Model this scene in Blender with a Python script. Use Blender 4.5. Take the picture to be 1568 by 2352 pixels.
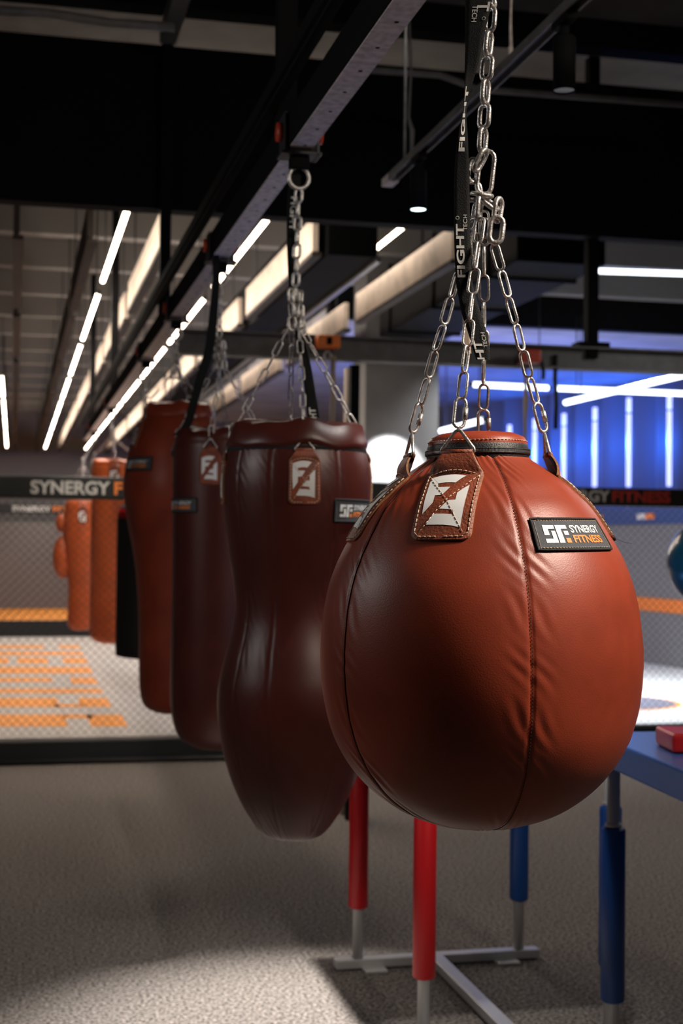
import bpy, bmesh, math, random
from mathutils import Vector, Matrix
random.seed(7)
PI = math.pi
SC = bpy.context.scene
COL = SC.collection
for o in list(bpy.data.objects):
    bpy.data.objects.remove(o)

# ------------------------------------------------------------------ camera
FPX = 3267.0
YAW, PITCH, ROLL = 0.2262812, 0.0218902, 0.0100
cam_d = bpy.data.cameras.new('camera')
cam = bpy.data.objects.new('camera', cam_d)
COL.objects.link(cam)
cam_d.sensor_fit = 'HORIZONTAL'
cam_d.sensor_width = 36.0
cam_d.lens = 36.0 * FPX / 1568.0
cam_d.clip_start = 0.05
CAMP = Vector((0, 0, 1.65))
RM = Matrix.Rotation(-YAW, 3, 'Z') @ Matrix.Rotation(PI / 2 + PITCH, 3, 'X') @ Matrix.Rotation(ROLL, 3, 'Z')
cam.matrix_world = Matrix.Translation(CAMP) @ RM.to_4x4()
cam_d.dof.use_dof = True
cam_d.dof.focus_distance = 2.30
cam_d.dof.aperture_fstop = 8.2
SC.camera = cam

# ------------------------------------------------------------------ world and exposure
w = bpy.data.worlds.new('world'); SC.world = w
w.use_nodes = True
w.node_tree.nodes['Background'].inputs[0].default_value = (0.35, 0.38, 0.5, 1)
w.node_tree.nodes['Background'].inputs[1].default_value = 0.012
SC.view_settings.view_transform = 'Standard'
SC.view_settings.look = 'None'
SC.view_settings.gamma = 1.0
SC.view_settings.exposure = 0.0
SC.view_settings.use_curve_mapping = False

def area(name, loc, target, sx, sy, power, color):
    l = bpy.data.lights.new(name, 'AREA'); l.shape = 'RECTANGLE'; l.size = sx; l.size_y = sy
    l.energy = power; l.color = color
    o = bpy.data.objects.new(name, l); COL.objects.link(o)
    o.location = loc
    o.rotation_euler = (Vector(target) - Vector(loc)).to_track_quat('-Z', 'Y').to_euler()
    return o
WARM = (1.0, 0.86, 0.72); WHITE = (1.0, 0.97, 0.93); BLUE = (0.015, 0.15, 1.0)
# unseen key and fill lights outside the frame
area('unseen_area_light', (2.35, 1.2, 3.5), (0.9, 2.4, 1.5), 0.9, 0.5, 50, WARM)
area('unseen_area_light', (4.6, 6.6, 3.3), (3.6, 6.0, 0.0), 1.6, 0.2, 20, WHITE)
area('unseen_area_light', (-2.5, 3.6, 2.9), (0.6, 3.0, 1.3), 0.9, 0.4, 20, WHITE)  # added fill from the left, puts sheen on the bags' left edges
sl = bpy.data.lights.new('spot_light', 'SPOT'); sl.energy = 330; sl.spot_size = math.radians(30); sl.spot_blend = 0.7; sl.shadow_soft_size = 0.12; sl.color = WARM
so_ = bpy.data.objects.new('spot_light', sl); COL.objects.link(so_); so_.location = (2.45, 1.35, 3.5)
so_.rotation_euler = (Vector((0.9, 2.3, 1.68)) - so_.location).to_track_quat('-Z', 'Y').to_euler()
# light given by the rows of tubes above the cages
for x_ in (0.64, 1.5):
    area('tube_and_fill_light', (x_, 19.5, 3.62), (x_, 19.5, 0), 22.0, 0.05, 230, WARM).rotation_euler = (0, 0, PI / 2)
for x_, z_, pw in ((0.66, 3.72, 60), (1.52, 3.72, 95), (2.86, 4.02, 30)):
    area('tube_and_fill_light', (x_, 19.5, z_), (x_ + 1, 19.5, z_), 0.04, 21.0, pw, WARM).rotation_euler = (0, -PI / 2, 0)
o_ = area('tube_and_fill_light', (5.6, 12.9, 3.6), (5.6, 12.9, 0), 3.0, 0.3, 170, (0.93, 0.96, 1.0)); o_.data.spread = math.radians(110)  # added downlight brightens the right canvas, no tube hangs here
area('blue_wash_light', (6.4, 19.0, 2.6), (6.4, 18.6, 3.9), 4.2, 0.6, 45, BLUE)  # added unseen blue lights that wash the soffit and folded wall
area('blue_wash_light', (5.6, 16.6, 2.7), (5.6, 16.4, 3.9), 4.0, 0.5, 55, (0.22, 0.3, 1.0))
area('blue_wash_light', (7.4, 18.6, 3.2), (7.6, 21.5, 2.6), 5.0, 0.3, 18, BLUE)

# ------------------------------------------------------------------ pixel to point helpers (photograph frame 1568x2352)
def ray(px, py):
    return RM @ Vector(((px - 784) / FPX, -(py - 1176) / FPX, -1.0))
def P(px, py, d=None, x=None, y=None, z=None):
    r = ray(px, py)
    if z is not None: t = (z - CAMP.z) / r.z
    elif x is not None: t = x / r.x
    elif y is not None: t = y / r.y
    else: t = d
    return CAMP + r * t

# ------------------------------------------------------------------ materials
def mat(name, col, rough=0.6, metal=0.0, noise=0.0, nscale=20.0, bump=0.0, bscale=80.0, spec=0.5, col2=None, coat=0.0, ramp=(0.35, 0.65), detail=3.0):
    m = bpy.data.materials.new(name); m.use_nodes = True
    nt = m.node_tree; b = nt.nodes['Principled BSDF']
    b.inputs['Base Color'].default_value = (*col, 1)
    b.inputs['Roughness'].default_value = rough
    b.inputs['Metallic'].default_value = metal
    b.inputs['Specular IOR Level'].default_value = spec
    b.inputs['Coat Weight'].default_value = coat
    tc = nt.nodes.new('ShaderNodeTexCoord')
    if noise > 0 or col2:
        n = nt.nodes.new('ShaderNodeTexNoise'); n.inputs['Scale'].default_value = nscale; n.inputs['Detail'].default_value = detail
        nt.links.new(tc.outputs['Object'], n.inputs['Vector'])
        r = nt.nodes.new('ShaderNodeValToRGB')
        c2 = col2 if col2 else tuple(max(0, c * (1 - noise)) for c in col)
        r.color_ramp.elements[0].position = ramp[0]; r.color_ramp.elements[1].position = ramp[1]
        r.color_ramp.elements[0].color = (*c2, 1); r.color_ramp.elements[1].color = (*col, 1)
        nt.links.new(n.outputs['Fac'], r.inputs['Fac'])
        nt.links.new(r.outputs['Color'], b.inputs['Base Color'])
    if bump > 0:
        n2 = nt.nodes.new('ShaderNodeTexNoise'); n2.inputs['Scale'].default_value = bscale; n2.inputs['Detail'].default_value = 4
        nt.links.new(tc.outputs['Object'], n2.inputs['Vector'])
        bp = nt.nodes.new('ShaderNodeBump'); bp.inputs['Strength'].default_value = bump; bp.inputs['Distance'].default_value = 0.004
        nt.links.new(n2.outputs['Fac'], bp.inputs['Height'])
        nt.links.new(bp.outputs['Normal'], b.inputs['Normal'])
    return m
def emit(name, col, s):
    m = bpy.data.materials.new(name); m.use_nodes = True
    b = m.node_tree.nodes['Principled BSDF']
    b.inputs['Base Color'].default_value = (*col, 1)
    b.inputs['Emission Color'].default_value = (*col, 1)
    b.inputs['Emission Strength'].default_value = s
    return m
M = {}
M['leather'] = mat('leather', (0.34, 0.052, 0.022), 0.42, noise=0.35, nscale=5, bump=0.10, bscale=420, spec=0.45, detail=6)
M['leather_orange'] = mat('leather_orange', (0.5, 0.10, 0.028), 0.4, noise=0.25, nscale=5, bump=0.1, bscale=250, spec=0.4)
M['leather_dark'] = mat('leather_dark', (0.08, 0.014, 0.010), 0.38, noise=0.3, nscale=5, bump=0.1, bscale=400, spec=0.5)
M['tab_leather'] = mat('tab_leather', (0.27, 0.062, 0.028), 0.5, noise=0.35, nscale=30, bump=0.5, bscale=220)
M['raw_edge'] = mat('raw_leather_edge', (0.42, 0.2, 0.09), 0.9, noise=0.4, nscale=300)
M['thread'] = mat('thread', (0.72, 0.55, 0.4), 0.8)
M['thread_dark'] = mat('thread_dark', (0.02, 0.012, 0.01), 0.8)
M['white_print'] = mat('white_print', (0.78, 0.8, 0.82), 0.5)
M['grey_print'] = mat('grey_print', (0.7, 0.7, 0.68), 0.6)
M['orange_print'] = mat('orange_print', (0.95, 0.26, 0.05), 0.6)
M['patch_grey'] = mat('patch_grey', (0.07, 0.078, 0.09), 0.8, noise=0.2, nscale=200)
M['black_cloth'] = mat('black_cloth', (0.012, 0.012, 0.014), 0.75, bump=0.4, bscale=500)
M['black_zip'] = mat('black_zip', (0.015, 0.015, 0.017), 0.45, bump=0.3, bscale=400)
M['webbing'] = mat('webbing', (0.006, 0.0065, 0.0075), 0.75, spec=0.25, bump=0.5, bscale=600)
M['tan_web'] = mat('tan_webbing', (0.42, 0.34, 0.27), 0.8)
M['chain'] = mat('galvanised_chain', (0.72, 0.69, 0.67), 0.38, metal=0.75, noise=0.45, nscale=120, bump=0.3, bscale=250)
M['steel'] = mat('steel', (0.5, 0.5, 0.5), 0.4, metal=0.9, noise=0.3, nscale=30)
M['rail_steel'] = mat('rail_steel', (0.8, 0.7, 0.65), 0.7, metal=0.0, noise=0.35, nscale=40, bump=0.1)
M['dark_steel'] = mat('dark_steel', (0.03, 0.03, 0.033), 0.5, metal=0.3)
M['beam_paint'] = mat('beam_paint', (0.13, 0.125, 0.125), 0.55, noise=0.25, nscale=15)
M['matte_black'] = mat('matte_black', (0.005, 0.005, 0.006), 0.85, spec=0.1)
M['duct_black'] = mat('duct_black', (0.004, 0.0045, 0.0055), 0.8, spec=0.12, noise=0.3, nscale=3)
M['ceiling'] = mat('ceiling_grey', (0.13, 0.12, 0.115), 0.85, noise=0.3, nscale=3)
M['joist'] = mat('joist', (0.2, 0.19, 0.185), 0.7)
M['shaded_wood'] = mat('shaded_wood', (0.05, 0.037, 0.03), 0.7, noise=0.4, nscale=4)  # shade put into the colour of unlit baffles and undersides
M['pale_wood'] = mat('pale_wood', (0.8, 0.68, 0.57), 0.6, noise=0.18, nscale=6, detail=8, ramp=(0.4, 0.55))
M['floor'] = mat('speckled_carpet', (0.34, 0.30, 0.27), 0.95, col2=(0.07, 0.062, 0.057), nscale=75, bump=0.3, bscale=120, ramp=(0.38, 0.66), detail=2, spec=0.1)
M['rubber_dark'] = mat('rubber_dark', (0.02, 0.022, 0.024), 0.7)
M['mat_white'] = mat('cage_canvas', (0.62, 0.58, 0.54), 0.8, noise=0.1, nscale=8)
M['mat_cool'] = mat('cage_canvas_cool', (0.72, 0.75, 0.76), 0.8, noise=0.1, nscale=8)
M['mat_orange'] = mat('orange_mat_print', (0.95, 0.36, 0.06), 0.7)
M['mat_grey'] = mat('grey_mat_print', (0.14, 0.145, 0.19), 0.7)
M['pad_grey'] = mat('wall_pad_grey', (0.2, 0.2, 0.205), 0.75)
M['pad_cool'] = mat('wall_pad_cool', (0.22, 0.23, 0.26), 0.75)
M['wall'] = mat('wall_grey', (0.33, 0.31, 0.3), 0.85)
M['wall_dark'] = mat('wall_dark', (0.05, 0.05, 0.055), 0.85)
M['folded'] = mat('folded_panel', (0.17, 0.18, 0.22), 0.55)
M['soffit'] = mat('soffit', (0.4, 0.4, 0.44), 0.8, noise=0.3, nscale=1.5)
M['column'] = mat('column_paint', (0.12, 0.116, 0.116), 0.75, noise=0.12, nscale=6)
M['banner'] = mat('banner_black', (0.014, 0.016, 0.017), 0.6)
M['mesh_wire'] = mat('fence_wire', (0.03, 0.03, 0.032), 0.6)
M['red_pad'] = mat('red_vinyl', (0.5, 0.008, 0.012), 0.42, spec=0.4)
M['blue_pad'] = mat('blue_vinyl', (0.006, 0.06, 0.27), 0.4, spec=0.5)
M['blue_top'] = mat('blue_table_vinyl', (0.04, 0.13, 0.42), 0.28, spec=0.9)
M['aluminium'] = mat('aluminium', (0.55, 0.55, 0.55), 0.5, metal=0.45)
M['orange_clamp'] = mat('orange_clamp', (0.95, 0.2, 0.01), 0.5)
M['red_clamp'] = mat('red_clamp', (0.5, 0.05, 0.02), 0.45)
M['teal'] = mat('teal_vinyl', (0.005, 0.1, 0.16), 0.25, coat=0.3)
M['led'] = emit('led_white', (1.0, 0.84, 0.68), 13)
M['led_cool'] = emit('led_cool', (0.88, 0.95, 1.0), 3.5)
M['led_blue'] = emit('led_blue', (0.42, 0.47, 1.0), 2.0)
M['lens'] = emit('lamp_lens', (0.75, 0.92, 1.0), 6.0)
M['lens_off'] = mat('lamp_lens_off', (0.05, 0.05, 0.05), 0.3)

# ------------------------------------------------------------------ mesh helpers
class MB:
    def __init__(s): s.v = []; s.f = []; s.m = []; s.sm = []
    def add(s, vs, fs, mi=0, smooth=False):
        n = len(s.v); s.v += [tuple(v) for v in vs]
        for f in fs: s.f.append([i + n for i in f]); s.m.append(mi); s.sm.append(smooth)
    def box(s, c, size, rot=None, mi=0):
        hx, hy, hz = [q / 2 for q in size]
        vs = [Vector((x, y, z)) for x in (-hx, hx) for y in (-hy, hy) for z in (-hz, hz)]
        if rot: vs = [rot @ v for v in vs]
        vs = [v + Vector(c) for v in vs]
        s.add(vs, [(0, 1, 3, 2), (4, 6, 7, 5), (0, 4, 5, 1), (2, 3, 7, 6), (0, 2, 6, 4), (1, 5, 7, 3)], mi)
    def tube(s, pts, r, n=8, closed=False, mi=0, caps=True, smooth=True):
        pts = [Vector(p) for p in pts]; N = len(pts)
        rr = r if isinstance(r, (list, tuple)) else [r] * N
        T = []
        for i in range(N):
            a = pts[(i - 1) % N] if (closed or i > 0) else pts[i]
            b = pts[(i + 1) % N] if (closed or i < N - 1) else pts[i]
            T.append((b - a).normalized())
        u = T[0].orthogonal().normalized()
        vs = []
        for i in range(N):
            u = (u - T[i] * u.dot(T[i])).normalized(); w_ = T[i].cross(u)
            for k in range(n):
                a = 2 * PI * k / n
                vs.append(pts[i] + (u * math.cos(a) + w_ * math.sin(a)) * rr[i])
        fs = []
        for i in range(N if closed else N - 1):
            j = (i + 1) % N
            sh = 0
            if closed and i == N - 1:   # find best rotation match
                best = 1e9
                for q in range(n):
                    dd = (vs[i * n] - vs[q]).length
                    if dd < best: best = dd; sh = q
            for k in range(n):
                fs.append((i * n + k, i * n + (k + 1) % n, j * n + (k + 1 + sh) % n, j * n + (k + sh) % n))
        if caps and not closed:
            fs.append(tuple(range(n - 1, -1, -1))); fs.append(tuple((N - 1) * n + k for k in range(n)))
        s.add(vs, fs, mi, smooth)
    def cyl(s, a, b, r, n=20, mi=0): s.tube([a, b], r, n, mi=mi)
    def lathe(s, prof, n=32, c=(0, 0, 0), mi=0, cap=True, smooth=True):
        c = Vector(c); vs = []
        for r, z in prof:
            for k in range(n):
                a = 2 * PI * k / n
                vs.append(c + Vector((r * math.sin(a), -r * math.cos(a), z)))
        fs = []
        for i in range(len(prof) - 1):
            for k in range(n):
                fs.append((i * n + k, (i + 1) * n + k, (i + 1) * n + (k + 1) % n, i * n + (k + 1) % n))
        s.add(vs, fs, mi, smooth)
        if cap:
            m_ = len(s.v) - len(vs)
            s.f.append([m_ + k for k in range(n)]); s.m.append(mi); s.sm.append(False)
            s.f.append([m_ + (len(prof) - 1) * n + k for k in range(n - 1, -1, -1)]); s.m.append(mi); s.sm.append(False)
    def build(s, name, mats, parent=None, bevel=0.0, seg=2):
        me = bpy.data.meshes.new(name); me.from_pydata(s.v, [], s.f); me.update()
        if not isinstance(mats, (list, tuple)): mats = [mats]
        for m_ in mats: me.materials.append(m_)
        for p, mi, sm in zip(me.polygons, s.m, s.sm): p.material_index = mi; p.use_smooth = sm
        bm = bmesh.new(); bm.from_mesh(me)
        if bevel > 0:
            bmesh.ops.bevel(bm, geom=bm.edges[:], offset=bevel, segments=seg, affect='EDGES', profile=0.6)
        bmesh.ops.recalc_face_normals(bm, faces=bm.faces)
        bm.to_mesh(me); bm.free()
        o = bpy.data.objects.new(name, me); COL.objects.link(o)
        if parent: o.parent = parent
        return o
def tag(o, label=None, cat=None, group=None, kind=None):
    if label: o['label'] = label
    if cat: o['category'] = cat
    if group: o['group'] = group
    if kind: o['kind'] = kind
    return o
def empty(name, loc, label=None, cat=None, group=None, rot=(0, 0, 0)):
    o = bpy.data.objects.new(name, None); COL.objects.link(o); o.empty_display_size = 0.1
    o.location = loc; o.rotation_euler = rot
    return tag(o, label, cat, group)
def ebox(name, c, size, m, parent=None, bevel=0.0, rot=None):
    b = MB(); b.box(c, size, rot); return b.build(name, m, parent, bevel)
def struct(name, c, size, m):
    o = ebox(name, c, size, m); o['kind'] = 'structure'; return o
def copy_part(o, parent, loc=None, mw=None):
    c = o.copy(); COL.objects.link(c); c.parent = parent
    if mw is not None: c.matrix_local = mw
    if loc is not None: c.location = loc
    return c
ORD = ['nearest', 'second', 'third', 'fourth', 'fifth', 'sixth', 'seventh', 'eighth', 'ninth', 'tenth']

_cache = {}
def text2d(s, bold=0.0, shear=0.0, space=1.0):
    """flat text, cap height 1, left bottom at the origin: (verts2d, faces, width)"""
    k = (s, bold, shear, space)
    if k in _cache: return _cache[k]
    cu = bpy.data.curves.new('t', 'FONT'); cu.body = s; cu.size = 1.0; cu.offset = bold; cu.shear = shear; cu.space_character = space
    cu.resolution_u = 4
    o = bpy.data.objects.new('t', cu); COL.objects.link(o)
    dg = bpy.context.evaluated_depsgraph_get(); dg.update()
    me = bpy.data.meshes.new_from_object(o.evaluated_get(dg))
    vs = [(v.co.x, v.co.y) for v in me.vertices]; fs = [tuple(p.vertices) for p in me.polygons]
    bpy.data.objects.remove(o); bpy.data.curves.remove(cu); bpy.data.meshes.remove(me)
    x0 = min(v[0] for v in vs); x1 = max(v[0] for v in vs); y0 = min(v[1] for v in vs); y1 = max(v[1] for v in vs)
    h = y1 - y0
    vs = [((x - x0) / h, (y - y0) / h) for x, y in vs]
    _cache[k] = (vs, fs, (x1 - x0) / h)
    return _cache[k]
def text_fit(s, x0, y0, w, h, **kw):
    vs, fs, tw = text2d(s, **kw)
    return [(x0 + x / tw * w, y0 + y * h) for x, y in vs], fs
def decal(name, shapes, mapfn, m, parent=None, step=0.01):
    """shapes: list of (verts2d, faces); cut on a grid, then mapped to 3D"""
    bm = bmesh.new()
    for vs, fs in shapes:
        vv = [bm.verts.new((x, y, 0)) for x, y in vs]
        for f in fs:
            try: bm.faces.new([vv[i] for i in f])
            except ValueError: pass
    xs = [v.co.x for v in bm.verts]; ys = [v.co.y for v in bm.verts]
    for ax, lo, hi in ((0, min(xs), max(xs)), (1, min(ys), max(ys))):
        q = lo + step
        while q < hi:
            co = (q, 0, 0) if ax == 0 else (0, q, 0); no = (1, 0, 0) if ax == 0 else (0, 1, 0)
            bmesh.ops.bisect_plane(bm, geom=bm.verts[:] + bm.edges[:] + bm.faces[:], plane_co=co, plane_no=no)
            q += step
    for v in bm.verts: v.co = Vector(mapfn(v.co.x, v.co.y))
    for f in bm.faces: f.smooth = True
    me = bpy.data.meshes.new(name); bm.to_mesh(me); bm.free(); me.materials.append(m)
    o = bpy.data.objects.new(name, me); COL.objects.link(o)
    if parent: o.parent = parent
    return o
def poly(pts): return (pts, [tuple(range(len(pts)))])
def rect(x0, y0, x1, y1): return poly([(x0, y0), (x1, y0), (x1, y1), (x0, y1)])

# ------------------------------------------------------------------ the room
struct('floor', (4, 14, -0.05), (18, 40, 0.1), M['floor'])
struct('ceiling', (4, 14, 4.75), (18, 40, 0.1), M['ceiling'])
struct('wall_left', (-3.55, 14, 2.35), (0.1, 40, 4.7), M['wall_dark'])
struct('wall_right', (13.05, 14, 2.35), (0.1, 40, 4.7), M['wall_dark'])
struct('wall_back', (4, -5.95, 2.35), (18, 0.1, 4.7), M['wall_dark'])
struct('wall_far', (4, 33.0, 2.35), (18, 0.1, 4.7), M['wall'])
# heavy black downstand beam across the ceiling
struct('trim_1', (4, 8.06, 3.985), (17.9, 0.12, 0.93), M['duct_black'])
struct('trim_2', (4, 7.72, 4.62), (17.9, 0.16, 0.16), M['matte_black'])
# joists over the cages
for i in range(14):
    struct('trim_%d' % (3 + i), (4, 9.9 + i * 1.62, 4.56), (17.9, 0.16, 0.28), M['joist'])
# soffit with blue light, fascia above it, and the folded wall behind
struct('trim_17', (8.1, 22.0, 4.16), (9.6, 13.6, 0.12), M['soffit'])
struct('trim_18', (8.1, 15.1, 4.40), (9.6, 0.12, 0.60), M['matte_black'])
pa = P(1000, 1200, d=26.0); pb = P(1640, 1200, d=20.0)
dirw = Vector((pb.x - pa.x, pb.y - pa.y, 0)); LW = dirw.length; dirw.normalize(); nrm = Vector((dirw.y, -dirw.x, 0))
if nrm.y > 0: nrm = -nrm
fb = MB(); npn = 26
for k in range(npn):
    q0 = Vector((pa.x, pa.y, 0)) + dirw * (LW * 1.15 * k / npn - 0.4); q1 = Vector((pa.x, pa.y, 0)) + dirw * (LW * 1.15 * (k + 1) / npn - 0.4)
    off = nrm * (0.0 if k % 2 == 0 else 0.24); off2 = nrm * (0.24 if k % 2 == 0 else 0.0)
    a, b_ = q0 + off, q1 + off2
    fb.add([a, b_, b_ + Vector((0, 0, 4.11)), a + Vector((0, 0, 4.11)), a - nrm * 0.3, b_ - nrm * 0.3, b_ - nrm * 0.3 + Vector((0, 0, 4.11)), a - nrm * 0.3 + Vector((0, 0, 4.11))],
           [(0, 1, 2, 3), (5, 4, 7, 6), (3, 2, 6, 7), (0, 4, 5, 1)])
o = fb.build('wall_blue_side', M['folded']); o['kind'] = 'structure'

# column beside the cage
cA = P(838, 1000, y=13.3); cB = P(1006, 1000, y=13.3)
struct('column', ((cA.x + cB.x) / 2, 13.55, 2.35), (cB.x - cA.x, 0.5, 4.7), M['column'])
sp = bpy.data.lights.new('column_spot_light', 'SPOT'); sp.energy = 420; sp.spot_size = math.radians(62); sp.spot_blend = 0.35; sp.color = (0.95, 0.98, 1); sp.shadow_soft_size = 0.03
so = bpy.data.objects.new('column_spot_light', sp); COL.objects.link(so)
pc = P(930, 955, y=12.75); so.location = pc; so.rotation_euler = (Vector((pc.x, 13.3, pc.z - 0.55)) - pc).to_track_quat('-Z', 'Y').to_euler()

# ------------------------------------------------------------------ cage: mats, fences, banners
YF = 10.82; ZM = 0.19
t = empty('cage_floor', (1.2, YF, 0), 'large low platform with pale canvas and rows of orange lettering, on the left', 'platform')
b = MB(); b.box((0.2, 5.6, ZM / 2), (5.8, 11.3, ZM)); b.build('platform', M['mat_white'], t)
b = MB(); b.box((1.0, -0.07, 0.085), (7.4, 0.06, 0.17)); b.build('side_panel', M['rubber_dark'], t, 0.01)
b = MB(); b.tube([(-2.6, -0.12, 0.02), (4.6, -0.12, 0.02)], 0.02, 8); b.build('bottom_rail', M['dark_steel'], t)
rows = [(1482, 1489, [(-40, 100), (135, 182)]), (1497, 1505, [(-40, 190)]), (1511, 1524, [(-40, 20), (40, 110), (145, 200)]), (1532, 1547, [(-40, 210)]),
        (1556, 1571, [(163, 222)]), (1557, 1566, [(-40, 120)]), (1582, 1592, [(-40, 235)]), (1603, 1624, [(-40, 133), (182, 252)]), (1617, 1624, [(125, 190)]),
        (1641, 1669, [(-40, 152), (204, 286)]), (1641, 1650, [(145, 212)])]
shp = []
for y0, y1, rs in rows:
    for x0, x1 in rs:
        ps = []
        ym = (y0 + y1) / 2
        for (px, py) in ((x0, y0), (x1, y0), (x1, y1), (x0, y1)):
            # letter sides run along the row direction of the hall
            base = P(px, ym, z=ZM + 0.001); w_ = P(px, py, z=ZM + 0.001)
            ps.append((base.x, w_.y))
        shp.append(poly(ps))
o = decal('printed_lettering', shp, lambda x, y: (x - 1.2, y - YF, ZM + 0.002), M['mat_orange'], None, 0.5); o.parent = t
b = MB(); b.box((1.0, 11.3, ZM + 0.12), (7.4, 0.14, 0.24)); b.build('end_pad', M['rubber_dark'], t)
t = empty('cage_floor', (6.2, YF, 0), 'bright white canvas platform with a grey circle rimmed in orange, on the right', 'platform')
b = MB(); b.box((1.6, 4.4, ZM / 2), (6.2, 8.7, ZM)); b.build('platform', M['mat_cool'], t)
b = MB(); b.box((1.6, -0.07, 0.10), (6.2, 0.06, 0.2)); b.build('side_panel', M['rubber_dark'], t, 0.01)
cc = P(1395, 1613, z=ZM); rr_ = (P(1558, 1613, z=ZM) - cc).length
for nm, rad, m_, dz in (('circle_rim', rr_, M['mat_orange'], 0.004), ('circle', rr_ - 0.05, M['mat_grey'], 0.007)):
    b = MB(); b.lathe([(rad, 0), (rad, dz)], 48, (cc.x - 6.2, cc.y - YF, ZM)); b.build(nm, m_, t)
# padded walls behind the cages
t = empty('padded_wall', (1, 31.0, 0), 'long grey padded wall with an orange foot, far behind the left cage', 'wall pad')
ebox('pad_panel', (0, 0, 1.05), (9, 0.2, 1.95), M['pad_grey'], t)
ebox('orange_floor_mat', (-2.2, -2.6, 0.10), (5.4, 5.0, 0.19), M['mat_orange'], t)
ra = P(1330, 1500, d=19.4); rb = P(1640, 1500, d=16.4)
dv = Vector((rb.x - ra.x, rb.y - ra.y, 0)); ln = dv.length; ang = math.atan2(dv.y, dv.x)
t = empty('padded_wall', (ra.x, ra.y, 0), 'slanting blue-grey padded wall with an orange stripe, behind the right cage', 'wall pad', rot=(0, 0, ang))
ebox('pad_panel', (ln / 2 - 1.5, 0.1, 1.11), (ln + 5, 0.2, 1.84), M['pad_cool'], t)
zs = P(1460, 1385, d=18.1).z
ebox('orange_stripe', (ln / 2 - 1.5, -0.01, zs), (ln + 5, 0.02, 0.16), M['orange_print'], t)
zt = P(1460, 1187, d=18.1).z
ebox('blue_top_band', (ln / 2 - 1.5, -0.01, zt), (ln + 5, 0.02, 0.2), M['blue_pad'], t)
for k in range(-2, 5):
    ebox('white_mark', (1.27 * k + 0.35, -0.025, zt), (0.2, 0.01, 0.07), M['white_print'], t)
    ebox('orange_mark', (1.27 * k + 0.55, -0.025, zt), (0.2, 0.01, 0.07), M['orange_print'], t)

def fence(y, x0, x1, zb, zt, hb, label, texts, posts, pitch=0.066, wr=0.0022, tilt=0.0):
    t = empty('cage_fence', (x0, y, 0), label, 'fence')
    b = MB(); w_ = x1 - x0; H = zt - hb - zb
    for sgn in (1, -1):
        x = -H
        while x < w_ + H:
            pts = []
            xa, xb = (x, x + H)
            za, zc = (0, H)
            if xa < 0: za = -xa; xa = 0
            if xb > w_: zc = H - (xb - w_); xb = w_
            if xb > xa and zc > za:
                if sgn < 0: za, zc = H - za, H - zc
                b.tube([(xa, 0.004 * sgn, zb + za), (xb, 0.004 * sgn, zb + zc)], wr, 4, caps=False)
            x += pitch
    b.build('wire_mesh', M['mesh_wire'], t)
    b = MB(); b.box((w_ / 2, 0, zt - hb / 2), (w_, 0.1, hb)); b.build('top_banner', M['banner'], t, 0.015)
    for px_ in posts:
        bb_ = MB(); bb_.cyl((px_ - x0, 0.03, 0.0), (px_ - x0, 0.03, zt - 0.03), 0.035, 14); bb_.build('post', M['rubber_dark'], t)
    for s, lx, z0, lw, lh, m_ in texts:
        decal('lettering', [text_fit(s, lx - x0, z0, lw, lh, bold=0.03)], lambda X, Z: (X, -0.052, Z), m_, t, 5)
    return t
f0 = P(0, 1092, y=YF); f1 = P(0, 1145, y=YF)
zt_ = P(140, 1094, y=YF).z; zb_ = P(140, 1146, y=YF).z
tx0 = P(70, 1120, y=YF).x; tx1 = P(252, 1120, y=YF).x; tz0 = P(160, 1136, y=YF).z; tz1 = P(160, 1105, y=YF).z
print('FENCE', zt_, zb_, tx0, tx1, tz0, tz1)
wS = tx1 - tx0
rx1 = P(1394, 1140, y=YF).x; rf0 = P(1400, 1140, y=YF).x; rf1 = P(1533, 1140, y=YF).x
rz0 = P(1460, 1155, y=YF).z; rz1 = P(1460, 1128, y=YF).z
print('R', rx1, rf0, rf1, rz0, rz1, rf1 - rf0, wS)
fence(YF, -2.6, 3.2, ZM, zt_, zt_ - zb_, 'near cage fence on the left with black SYNERGY banner along its top', [
    ('SYNERGY', tx0, tz0, wS, tz1 - tz0, M['grey_print']), ('FITNESS', tx1 + 0.03, tz0, wS * 0.9, tz1 - tz0, M['orange_print'])], (-2.5, 3.1))
zr1 = P(1450, 1122, y=YF).z; zr0 = P(1450, 1164, y=YF).z
fence(YF, 4.0, 8.0, ZM, zr1, zr1 - zr0, 'near cage fence on the right with black banner ending in red lettering', [
    ('SYNERGY', rx1 - (rf1 - rf0) * 1.12, rz0, (rf1 - rf0) * 1.12, rz1 - rz0, M['grey_print']), ('FITNESS', rf0, rz0, rf1 - rf0, rz1 - rz0, mat('red_print', (0.6, 0.05, 0.03), 0.6))], (4.05, 7.9))
YB = 21.9
zt2 = P(60, 1157, y=YB).z; zb2 = P(60, 1180, y=YB).z
a0 = P(28, 1170, y=YB).x; a1 = P(117, 1170, y=YB).x; q0 = P(60, 1175, y=YB).z; q1 = P(60, 1162, y=YB).z
fence(YB, -2.6, 4.6, ZM, zt2, zt2 - zb2, 'far cage fence seen beyond the platform, small SYNERGY banner on top', [
    ('SYNERGY', a0, q0, a1 - a0, q1 - q0, M['grey_print']), ('FITNESS', a1 + 0.03, q0, (a1 - a0), q1 - q0, M['orange_print'])], (-2.5, 4.5), pitch=0.13, wr=0.004)

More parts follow.
